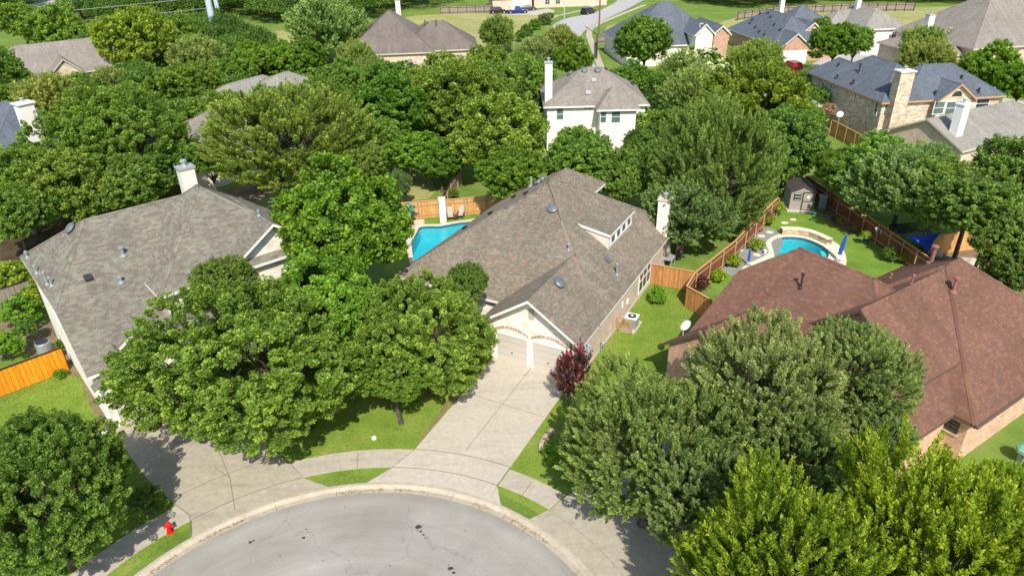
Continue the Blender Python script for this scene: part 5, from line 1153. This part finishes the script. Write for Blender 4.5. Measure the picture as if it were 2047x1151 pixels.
kind('orange_bush', 1, seed=13, lobes=9, clumps=26, leaves=26, ll=.10, lw=.06, cr=.12, mat='leaf_oak', extra=('flower_orange', .35, 0), tr=.04, stems=3)
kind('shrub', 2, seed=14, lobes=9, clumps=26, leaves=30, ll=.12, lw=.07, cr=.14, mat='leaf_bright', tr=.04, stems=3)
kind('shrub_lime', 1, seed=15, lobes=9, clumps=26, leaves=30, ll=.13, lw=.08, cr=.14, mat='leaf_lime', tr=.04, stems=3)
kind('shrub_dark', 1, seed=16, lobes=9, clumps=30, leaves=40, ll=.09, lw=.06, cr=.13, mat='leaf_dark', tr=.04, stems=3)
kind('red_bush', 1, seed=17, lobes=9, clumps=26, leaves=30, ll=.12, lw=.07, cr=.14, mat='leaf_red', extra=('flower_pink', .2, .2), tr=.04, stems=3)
TR = random.Random(11); NV = {}
def tree(label, px, py, rx, zc, kd, vr=.85, tint=(1, 1, 1), foot=None, name="tree", cat="tree", group=None, zb=None, wide=1.0):
    c = at(px, py, zc); depth = (c-Vector((0, 0, CAMH))).dot(fw); R = rx*depth/F*(.96 if kd[:2] != 'm_' else 1.0)
    base = at(*foot) if foot else Vector((c.x, c.y, 0)); r = empty(name, base, label=label, cat=cat, group=group)
    k = NV.get(kd, 0); NV[kd] = k+1; cm, tm = KINDS[kd][k % len(KINDS[kd])]
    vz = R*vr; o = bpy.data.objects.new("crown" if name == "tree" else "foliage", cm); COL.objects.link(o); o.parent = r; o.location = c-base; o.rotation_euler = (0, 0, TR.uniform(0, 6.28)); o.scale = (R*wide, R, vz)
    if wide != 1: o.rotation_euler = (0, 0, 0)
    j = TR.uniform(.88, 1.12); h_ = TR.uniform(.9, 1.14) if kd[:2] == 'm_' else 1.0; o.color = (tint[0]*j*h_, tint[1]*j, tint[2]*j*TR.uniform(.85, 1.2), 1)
    t = bpy.data.objects.new("trunk" if name == "tree" else "stem", tm); COL.objects.link(t); t.parent = r; t.location = (c-base)
    if foot:                                                    # trunk stands off the crown centre
        sh_ = Vector((base.x-c.x, base.y-c.y, 0)); t.location = (c-base)+sh_*.6
    t.rotation_euler = o.rotation_euler; t.scale = (R, R, c.z*.99)
    return r
T = tree
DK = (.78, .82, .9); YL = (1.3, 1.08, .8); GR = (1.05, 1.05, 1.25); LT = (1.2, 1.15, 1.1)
# --- foreground
T("large dark oak filling the bottom left corner beside the sidewalk", 80, 985, 188, 4.6, 'oak', .9, (.76, .82, .7))
T("wide spreading oak over the left driveway with its trunk in a mulch ring", 494, 735, 230, 5.2, 'oak', .74, (.95, .97, .85), foot=(600, 852), wide=1.1)
T("small upper oak crown rising beside the left house eave", 445, 560, 66, 7.0, 'oak', .8, (1.05, 1.02, 1.05))
T("tall broad-leaved bright green tree between the left house and the pool", 690, 455, 128, 7.4, 'maple', 1.0, (1, 1, 1))
T("lower broad-leaved tree with bright green leaves under the tall one", 645, 610, 112, 5.2, 'maple', .95, (.92, .95, .95))
T("rounded oak beside the twin garage doors", 855, 678, 150, 4.0, 'oak', .95, (1.0, .98, .82))
T("small dark oak top poking up against the cream house roof", 934, 562, 44, 5.6, 'oak', 1.0, (.8, .9, 1.0))
T("young oak limb spreading left of the rounded garage oak", 790, 745, 88, 3.6, 'oak', .6, (.85, .92, .85))
T("large grey-green oak right of the driveway over the lawn strip", 1300, 900, 202, 4.7, 'olive', .8, (.92, 1.0, 1.0))
T("large grey-green oak in front of the brown-roofed house", 1530, 800, 180, 5.8, 'olive', .85, (1.08, 1.05, 1.05))
T("grey-green oak top against the brown front roof slope", 1715, 748, 134, 6.2, 'olive', .75, (.92, 1.0, .95))
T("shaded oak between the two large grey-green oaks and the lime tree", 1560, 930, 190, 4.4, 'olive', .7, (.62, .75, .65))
T("oak beside the brick corner window of the brown-roofed house", 1745, 870, 88, 4.4, 'olive', .8, (.85, .95, .85))
T("lime-green feathery tree filling the bottom right corner", 1880, 1125, 232, 7.0, 'plume', .95, (1, 1, 1))
T("lime-green feathery tree at the bottom edge left of the corner one", 1575, 1150, 212, 6.4, 'plume', .9, (.92, .97, .95))
T("lime-green tree crown at the right edge below the brick wall", 2028, 1005, 100, 5.6, 'plume', .9, (.9, .98, .95))
T("pink-flowering crape myrtle with dark leaves beside the garage", 1146, 752, 44, 2.4, 'crape_red', 1.55, foot=(1153, 828))
T("small feathery conifer on the side lawn by the cream house", 1315, 592, 18, .75, 'shrub', 1.25, (.9, 1.05, .9), name="shrub", cat="shrub")
T("dark rounded bush in the shade near the fire hydrant", 292, 1000, 42, .8, 'shrub_dark', .7, name="shrub", cat="shrub")
T("bright green bush inside the curved brick border", 1110, 905, 30, .5, 'shrub', .6, name="shrub", cat="shrub")
T("green potted shrub beside the dark round air conditioner", 122, 692, 15, .7, 'shrub', 1.0, (.8, .8, .8), name="shrub", cat="shrub")
T("low weedy shrub on the lawn below the orange fence", 120, 748, 14, .3, 'shrub', .8, (.9, 1, .9), name="shrub", cat="shrub")
for (px, py, rx, kd, l) in ((20, 560, 48, 'shrub_lime', "yellow-green vine-covered shrub nearest the grey fence at the left edge"), (40, 625, 45, 'shrub', "bright green flowering shrub in the middle of the left garden"), (12, 690, 40, 'shrub', "leafy shrub in the left garden closest to the orange fence"), (65, 590, 28, 'shrub_lime', "shrub with yellow flowers against the left house eave"), (50, 660, 26, 'shrub_dark', "dark shaded shrub behind the round air conditioner")):
    T(l, px, py, rx, 1.2, kd, .7, (.95, 1, 1), name="shrub", cat="shrub", group="garden shrubs left of the left house")
T("oak crown over the right driveway under the grey-green oaks", 1430, 1010, 150, 4.6, 'olive', .8, (.85, .92, .85))
T("dense shrubs under the broad-leaved tree in the side garden", 760, 640, 60, 2.2, 'm_dark', .8, name="shrub", cat="shrub")
T("shaded hedge between the left house and the broad-leaved trees", 590, 520, 60, 3.0, 'm_dark', .8, name="shrub", cat="shrub")
# --- right pool garden
T("large yellow-green hosta between the gravel and the pool deck", 1513, 489, 16, .5, 'shrub_lime', .8, (1.0, 1.05, 1), name="shrub", cat="shrub", group="hostas round the gravel bed")
T("yellow-green hosta on the gravel near the small blue umbrella", 1467, 522, 17, .5, 'shrub_lime', .8, (1.0, 1.05, 1), name="shrub", cat="shrub", group="hostas round the gravel bed")
T("bright hosta at the lawn edge beside the red-leaved shrub", 1437, 552, 17, .5, 'shrub_lime', .8, (.95, 1.05, 1), name="shrub", cat="shrub", group="hostas round the gravel bed")
T("hosta in the blue pot against the dark fence", 1731, 471, 11, .9, 'shrub_lime', .8, (.85, 1.0, 1), name="shrub", cat="shrub", group="hostas round the gravel bed")
T("dark red-leaved shrub with pink flowers behind the short cedar fence", 1404, 567, 20, .7, 'red_bush', .8, name="shrub", cat="shrub")
T("yellow-green bush next to the shed under the big willow-like tree", 1558, 415, 13, .9, 'shrub_lime', .9, name="shrub", cat="shrub"); T("small yellow bush by the red-brown planter", 1539, 440, 11, .6, 'shrub_lime', .8, name="shrub", cat="shrub")
T("reddish bush beside the fence above the gravel", 1527, 428, 14, .9, 'red_bush', 1.0, (1.2, 1.3, 1), name="shrub", cat="shrub")
T("pink-flowering shrub in the bed halfway along the dark fence", 1683, 442, 11, .7, 'orange_bush', .9, (.9, .8, 1), name="shrub", cat="shrub"); T("orange-flowering lily clump in the bed along the dark fence", 1711, 455, 10, .6, 'orange_bush', .9, name="shrub", cat="shrub"); T("low reddish groundcover shrub in the bed nearest the shed", 1668, 435, 9, .4, 'orange_bush', .6, (.8, .6, .8), name="shrub", cat="shrub")
T("dark shrub in the shade at the far end of the dark fence", 1778, 508, 16, .7, 'shrub_dark', .9, name="shrub", cat="shrub"); T("dry grass clump where the dark fence meets the brown roof", 1806, 515, 12, .6, 'shrub', .9, (1.6, 1.0, .9), name="shrub", cat="shrub")
T("orange-flowering bush behind the shed roof", 1655, 338, 24, 1.6, 'orange_bush', .8, name="shrub", cat="shrub"); T("second orange-flowering bush right of the shed, in the far garden", 1712, 335, 30, 1.6, 'orange_bush', .7, (.9, 1, 1), name="shrub", cat="shrub")
T("leafy bush in front of the far garden wall of green", 1690, 355, 26, 1.4, 'm_bright', .7, name="shrub", cat="shrub")
# --- behind the cream house
T("large willow-like oak behind the stone chimney", 1425, 352, 150, 5.6, 'olive', 1.0, (.82, .95, .72))
T("oak crown leaning over the red-brown fence", 1365, 425, 84, 4.2, 'm_olive', .85, (.75, .9, .8))
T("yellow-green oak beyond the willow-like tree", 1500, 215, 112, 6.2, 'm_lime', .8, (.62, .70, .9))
T("green oak behind the shed reaching toward the buff brick house", 1578, 282, 84, 5.2, 'm_oak', .85, (.95, 1, 1))
T("oak right of the shed, over the golden fence", 1752, 338, 84, 5.0, 'm_oak', .85, (1.05, 1.08, 1.1))
T("oak over the shaded back garden with flowering bushes", 1800, 375, 92, 4.8, 'm_olive', .8, (.85, .98, .85))
T("dark oak crown in front of the white sided chimney", 1880, 378, 78, 5.4, 'm_dark', .9, (1.25, 1.25, 1.1))
T("tall oak at the right edge above the blue sail", 2035, 352, 88, 6.6, 'm_oak', .95, (.85, .95, 1.0))
T("leaning oak with pale trunks over the blue shade sail", 1950, 415, 92, 6.2, 'm_oak', .7, (.75, .88, .95), foot=(1905, 505))
T("second leaning oak with pale trunk at the blue shade sail", 2020, 470, 70, 5.6, 'm_dark', .9, (1.1, 1.1, 1.1), foot=(1922, 520))
T("dark tree against the brown roof ridge at the right edge", 2030, 540, 62, 3.6, 'm_dark', .9)
T("broad bright oak left of the white two-storey house", 1000, 268, 102, 5.6, 'm_oak', .8, (1.05, 1.1, .9))
T("oak with visible trunk standing just behind the cream house ridge", 1020, 345, 72, 5.0, 'm_bright', .7, (.8, .85, .9), foot=(1015, 400))
T("oak right of the trunk behind the cream house ridge", 1160, 328, 76, 5.0, 'm_oak', .85, (.9, .95, .85))
T("low oak crown in front of the white two-storey house", 1150, 288, 46, 4.2, 'm_oak', .8, (1, 1.02, .9)); T("small oak between the cream house dormer and the white house", 1246, 348, 60, 4.2, 'm_dark', .95, (1.15, 1.2, 1.0))
T("low bright tree overhanging the weathered grey fence", 880, 330, 52, 3.0, 'm_bright', .8, (.85, .92, .9)); T("small dark conifer on the dry lawn beyond the pool fence", 800, 372, 26, 2.4, 'm_olive', 1.3, (.6, .85, .8))
T("bright green oak beyond the broad-leaved tree", 815, 300, 66, 4.0, 'm_bright', .65, (1, 1, 1))
T("shrub at the foot of the grey fence behind the pool", 905, 386, 14, .8, 'shrub', .8, (.9, .8, .8), name="shrub", cat="shrub")
T("olive-green crown of the very large oak behind the left house", 585, 285, 180, 6.4, 'olive', .66, (.88, .92, .58), foot=(552, 412))
T("very large dark green oak left of the sided chimney", 235, 285, 150, 6.4, 'oak', .85, (1.0, 1.05, 1.1))
T("oak with a pale trunk standing over the reddish mulch", 130, 380, 86, 5.0, 'm_oak', .9, (.95, .95, .85), foot=(152, 450)); T("lime-tinted oak at the left edge below the blue-grey roof", 35, 360, 80, 5.4, 'm_oak', .85, (1.05, 1.05, .9)); T("shaded oak at the left edge above the garden fence", 38, 425, 72, 4.4, 'm_dark', .85, (1.2, 1.2, 1), foot=(40, 490))
T("oak filling the gap left of the sided chimney", 270, 372, 76, 4.6, 'm_dark', .8, (1.15, 1.2, 1.0), foot=(195, 425)); T("oak in front of the pale stone house beside the sided chimney", 330, 335, 52, 4.4, 'm_dark', .9, (1, 1.1, 1))
# --- middle belt
belt = [
 ("oak straight left of the white chimney", 1040, 168, 72, 5.6, 'm_oak', (1, 1.02, .9)), ("oak in the middle belt between the olive oak and the cream house", 772, 232, 88, 5.6, 'm_bright', (.72, .76, .8)),
 ("oak in the second row left of the white two-storey house", 925, 205, 92, 5.8, 'm_oak', (.98, 1.0, .85)), ("oak right of the dark brown roofed house", 905, 178, 80, 5.6, 'm_oak', (1.0, 1.05, .9)),
 ("oak under the dark brown roof edge", 785, 172, 66, 5.4, 'm_oak', (.85, .95, .9)), ("dark oak under the left end of the dark brown roof", 672, 175, 60, 5.2, 'm_dark', (1.3, 1.3, 1.1)),
 ("tall round crown in front of the long brown roof", 850, 200, 72, 6.0, 'm_oak', (1.08, 1.05, .85)), ("oak beside the brown house above the mottled belt", 712, 118, 36, 5.0, 'm_olive', (.9, 1, .9)),
 ("pale olive tree at the left end of the mown field", 648, 58, 78, 6.4, 'm_olive', (.85, 1, .95)), ("dark tree between the mown field and the steel poles", 565, 124, 50, 5.0, 'm_bright', (.85, .85, .9)),
 ("bright oak in front of the steel poles", 505, 122, 42, 5.8, 'm_bright', (1.05, .95, .9)), ("oak left of the steel poles below the dry field", 396, 122, 54, 5.4, 'm_olive', (.85, .98, .85)),
 ("large bright oak right of the tan stone house", 275, 92, 78, 6.2, 'm_oak', (1.15, 1.1, .85)), ("oak crown touching the tan stone house roof", 225, 62, 46, 6.0, 'm_bright', (.85, .85, .9)),
 ("dark oak left of the grey-tan roof", 372, 178, 70, 5.4, 'm_dark', (1.3, 1.3, 1)), ("oak just above the very large dark green oak", 295, 178, 60, 5.0, 'm_oak', (.85, .95, 1)),
 ("grey-green oak right of the white chimney at the left edge", 95, 215, 74, 5.4, 'm_olive', (.95, 1, .75)), ("dark oak at the left edge below the tan stone house", 0, 150, 56, 5.2, 'm_dark', (1.1, 1.2, 1)),
 ("grey tree in front of the tan stone gables", 222, 168, 34, 4.6, 'm_olive', (.9, 1, .85)), ("oak top at the left edge above the tan roof", 40, 42, 46, 6.0, 'm_dark', (1.15, 1.2, 1)),
 ("bright oak above the pale trunk in the left belt", 455, 232, 56, 5.2, 'm_oak', (1.0, 1.02, .85)), ("dark oak below the grey-tan roof", 540, 212, 48, 5.2, 'm_dark', (1.35, 1.35, 1)),
 ("oak filling the belt under the pink crape myrtle", 640, 198, 48, 5.0, 'm_oak', (.9, .98, .9)), ("pale young tree left of the far road bend", 1075, 112, 42, 4.6, 'm_olive', (.98, 1, .9)),
 ("bright small tree at the near end of the far road", 1150, 125, 42, 4.2, 'm_bright', (.95, .85, .8)), ("low round tree on the field edge beside the brown roof", 995, 68, 36, 3.6, 'm_olive', (.9, 1, .8)),
 ("tall dark oak right of the far sidewalk", 1290, 85, 60, 6.5, 'm_dark', (1.1, 1.25, 1.1)), ("dark oak below the tall one at the far sidewalk", 1255, 160, 46, 5.4, 'm_dark', (1.1, 1.2, 1)),
 ("oak in front of the stone and brick gables", 1368, 140, 44, 5.0, 'm_olive', (.95, 1, .8)), ("olive tree below the dark blue roof", 1512, 132, 56, 5.0, 'm_olive', (.95, 1.05, .7)),
 ("bright tree between the red car and the pale grey roof", 1668, 84, 50, 5.6, 'm_bright', (.95, .9, .85)), ("dark tree behind the bright one near the pale grey roof", 1712, 82, 34, 5.8, 'm_dark', (1.2, 1.3, 1)),
 ("oak left of the gabled corner house in the upper right", 1838, 90, 46, 5.6, 'm_olive', (.8, .98, .8)), ("olive oak behind the slate-blue roof", 1850, 128, 54, 5.0, 'm_olive', (1.0, 1.08, .75)),
 ("bright oak behind the right end of the slate-blue roof", 1985, 142, 60, 5.0, 'm_bright', (.95, .92, .9)), ("bright oak at the right edge behind the slate-blue roof", 2040, 165, 52, 4.6, 'm_bright', (.85, .85, .9)),
 ("tree between the dark blue roof and the pale grey roof", 1642, 52, 20, 5.0, 'm_dark', (1.3, 1.4, 1)), ("grey-green tree left of the low tan-roofed house", 1395, 195, 66, 4.8, 'm_olive', (.95, 1.1, .95)),
 ("oak at the corner of the low tan-roofed house", 1622, 160, 26, 4.4, 'm_olive', (.85, 1, .8)), ("dark oak right of the white two-storey house", 1338, 172, 36, 5.2, 'm_dark', (1.1, 1.2, 1))]
for l, px, py, rx, zc, kd, t in belt: T(l, px, py, rx, zc, kd, TR.uniform(.78, .95), t)
more = [("oak above the tan stone house beside the far road", 120, 60, 60, 'm_dark', (1.1, 1.2, 1)), ("oak between the tan stone house and the bright oak", 345, 70, 52, 'm_oak', (.9, 1, .9)), ("oak at the left edge above the blue-grey roof", 5, 215, 60, 'm_dark', (1.1, 1.2, 1)),
 ("oak right of the blue-grey roof, behind the large dark oak", 175, 250, 58, 'm_oak', (.95, 1, .9)), ("oak behind the sided chimney of the left house", 420, 320, 48, 'm_dark', (1, 1.1, 1)), ("dark oak between the olive oak and the pool garden", 740, 290, 60, 'm_dark', (1.2, 1.25, 1)),
 ("oak at the back of the dry lawn beyond the pool fence", 730, 330, 50, 'm_oak', (.9, .95, .9)), ("oak between the second row and the white chimney", 985, 205, 60, 'm_oak', (.95, 1, .85)), ("bright crown left of the white two-storey house's lower wall", 1052, 258, 44, 'm_bright', (.75, .82, .85)),
 ("dark oak below the eave at the right of the white two-storey house", 1322, 262, 40, 'm_dark', (1.15, 1.2, 1)), ("oak behind the willow-like oak on its left", 1350, 270, 62, 'm_oak', (.85, .95, .9)), ("oak on the near side of the low tan-roofed house", 1570, 230, 58, 'm_oak', (.85, .95, .95)),
 ("bright oak behind the shed's flowering bushes", 1672, 328, 42, 'm_bright', (.75, .8, .85)), ("oak at the end of the golden fence", 1845, 328, 50, 'm_olive', (.85, .98, .9)), ("oak between the two right-edge oaks", 1965, 380, 56, 'm_dark', (1.2, 1.25, 1)),
 ("small oak in front of the dark brown hipped roof's left end", 745, 150, 40, 'm_olive', (.85, 1, .9)), ("oak in front of the dark brown hipped roof's right end", 975, 135, 52, 'm_oak', (.95, 1, .85)), ("grey-green oak behind the white chimney", 1120, 85, 36, 'm_olive', (.95, 1, .85)),
 ("dark oak below the steel poles at the field edge", 470, 150, 46, 'm_dark', (1.2, 1.25, 1)), ("oak filling the belt left of the olive oak", 385, 245, 56, 'm_oak', (.9, .98, 1)), ("oak right of the pink crape myrtle at the field edge", 620, 120, 42, 'm_bright', (.7, .8, .8)),
 ]
for l, px, py, rx, kd, t in more: T(l, px, py, rx, 4.8, kd, TR.uniform(.78, .95), t)
T("crape myrtle with pale pink blossom above the grey-tan roof", 560, 122, 42, 4.2, 'crape_pale', .5); T("pink crape myrtle beside the satellite dish of the buff brick house", 1657, 222, 17, 3.4, 'crape_pale', .9, (1, 1, 1))
T("white-flowering crape myrtle below the stone gable house", 1395, 142, 62, 4.6, 'crape_white', .8); T("white-flowering tree left of the low tan-roofed house", 1432, 165, 58, 4.6, 'crape_white', .7, (.9, 1, 1)); T("white crape myrtle beside the corner house at the upper right", 1912, 78, 26, 4.6, 'crape_white', 1.0)
T("reddish crape myrtle under the stone gable in the upper right", 1985, 78, 22, 3.0, 'crape_pale', .7, (1, .4, .4))
for k, (px, py, rx) in enumerate(((1052, 62, 16), (1070, 50, 15), (1088, 40, 14), (1040, 72, 14), (1100, 33, 10))):
    T(["dark green rounded bush, second from the near end of the roadside row", "round bush in the middle of the roadside row", "silvery bush near the far end of the roadside row", "nearest bush of the row beside the far road", "farthest small bush of the roadside row"][k], px, py, rx, 1.2, 'shrub' if k != 2 else 'm_olive', .8, (.7, .75, .9), name="shrub", cat="shrub", group="bushes beside the far road")
# --- gaps between the named trees, seen only as more crowns of the same belt
# --- far woods: one mass
def woods(label, pts, seed, n, r0=4.2, r1=6.5, name="woods", kd=('m_dark', 'm_oak')):
    """many crowns merged in one mesh"""
    g = random.Random(seed); gg = np.random.default_rng(seed); A = P2(*pts); xs = [p[0] for p in A]; ys = [p[1] for p in A]; C = []
    def inside(x, y):
        c = False; j = len(A)-1
        for i in range(len(A)):
            if (A[i][1] > y) != (A[j][1] > y) and x < (A[j][0]-A[i][0])*(y-A[i][1])/(A[j][1]-A[i][1])+A[i][0]: c = not c
            j = i
        return c
    tries = 0
    while len(C) < n and tries < 40000:
        tries += 1; x, y = g.uniform(min(xs), max(xs)), g.uniform(min(ys), max(ys)); r = g.uniform(r0, r1)
        if inside(x, y) and all((x-a)**2+(y-b)**2 > (.62*(r+c))**2 for a, b, c in C): C.append((x, y, r))
    P = []
    for x, y, r in C:
        m = 900; d = gg.normal(size=(m, 3)); d /= np.linalg.norm(d, axis=1)[:, None]; d[:, 2] = np.abs(d[:, 2])*1.0-.25
        lob = 1+.16*np.sin(d[:, 0]*7+x)*np.cos(d[:, 1]*6+y)+.1*np.sin(d[:, 2]*9+x*y); c = np.array([x, y, r*.75+1.2])+d*r*(lob*gg.uniform(.82, 1.03, m))[:, None]*np.array([1, 1, .9])
        idx = np.repeat(np.arange(m), 7); P.append((c[idx]+gg.normal(size=(m*7, 3))*.28, d[idx]))
    Q = np.concatenate([p for p, _ in P]); Dd = np.concatenate([d for _, d in P]); N = len(Q)
    ld = gg.normal(size=(N, 3)); ld /= np.linalg.norm(ld, axis=1)[:, None]; nm = Dd+np.array([0, 0, .3])+gg.normal(size=(N, 3))*.5; sd = np.cross(nm, ld); sd /= np.linalg.norm(sd, axis=1)[:, None]
    s = gg.uniform(.13, .26, (N, 1)); V = np.stack([Q-ld*s, Q+sd*s*.6, Q+ld*s, Q-sd*s*.6], 1).reshape(-1, 3)
    me = bpy.data.meshes.new(name); me.vertices.add(4*N); me.vertices.foreach_set("co", V.astype(np.float32).ravel()); me.loops.add(4*N); me.loops.foreach_set("vertex_index", np.arange(4*N, dtype=np.int32)); me.polygons.add(N)
    me.polygons.foreach_set("loop_start", np.arange(0, 4*N, 4, dtype=np.int32)); me.polygons.foreach_set("loop_total", np.full(N, 4, dtype=np.int32)); me.materials.append(MAT['leaf_oak'])
    a = me.attributes.new("leaf_tone", 'FLOAT', 'FACE'); tone = np.repeat(gg.normal(.35, .12, len(C)), 900*7)+gg.normal(0, .13, N); a.data.foreach_set("value", np.clip(tone, 0, 1).astype(np.float32)); me.update(calc_edges=True)
    o = bpy.data.objects.new(name, me); COL.objects.link(o); o.color = (.8, .9, .9, 1); tag(o, label, "woods", kind='stuff'); return o
woods("dense dark woods along the top left behind the steel poles", [(140, 45), (210, -4), (560, -14), (905, -8), (880, 10), (735, 40), (560, 48), (440, 40), (320, 58), (230, 62)], 3, 130)
woods("dark trees in the top left corner beyond the road", [(-120, 40), (-60, 5), (30, -8), (80, -2), (50, 14), (20, 40), (-40, 70)], 5, 34)
woods("distant trees along the top edge beyond the right fields", [(1380, 5), (1400, -18), (2150, -25), (2150, 8), (1960, 8), (1800, 5), (1700, 2), (1500, 16)], 7, 120, 4, 6)
woods("distant trees behind the brick house at the top of the far street", [(880, -8), (1000, -14), (1260, -16), (1230, -8), (1010, -2)], 8, 40, 4, 6)
woods("ground-hugging trees filling the belt between the houses", [(-80, 330), (-80, 230), (200, 215), (640, 225), (1060, 190), (1080, 260), (900, 300), (560, 300), (330, 300)], 9, 110, 2.4, 3.6, name="understorey")
woods("low undergrowth between the white house and the shed garden", [(1290, 200), (1640, 200), (1640, 330), (1560, 400), (1300, 400), (1250, 330)], 10, 40, 1.6, 2.6, name="understorey")
woods("undergrowth between the tan stone house and the steel poles", [(180, 90), (440, 60), (540, 110), (560, 200), (380, 200), (200, 190)], 13, 50, 2.2, 3.4, name="understorey")
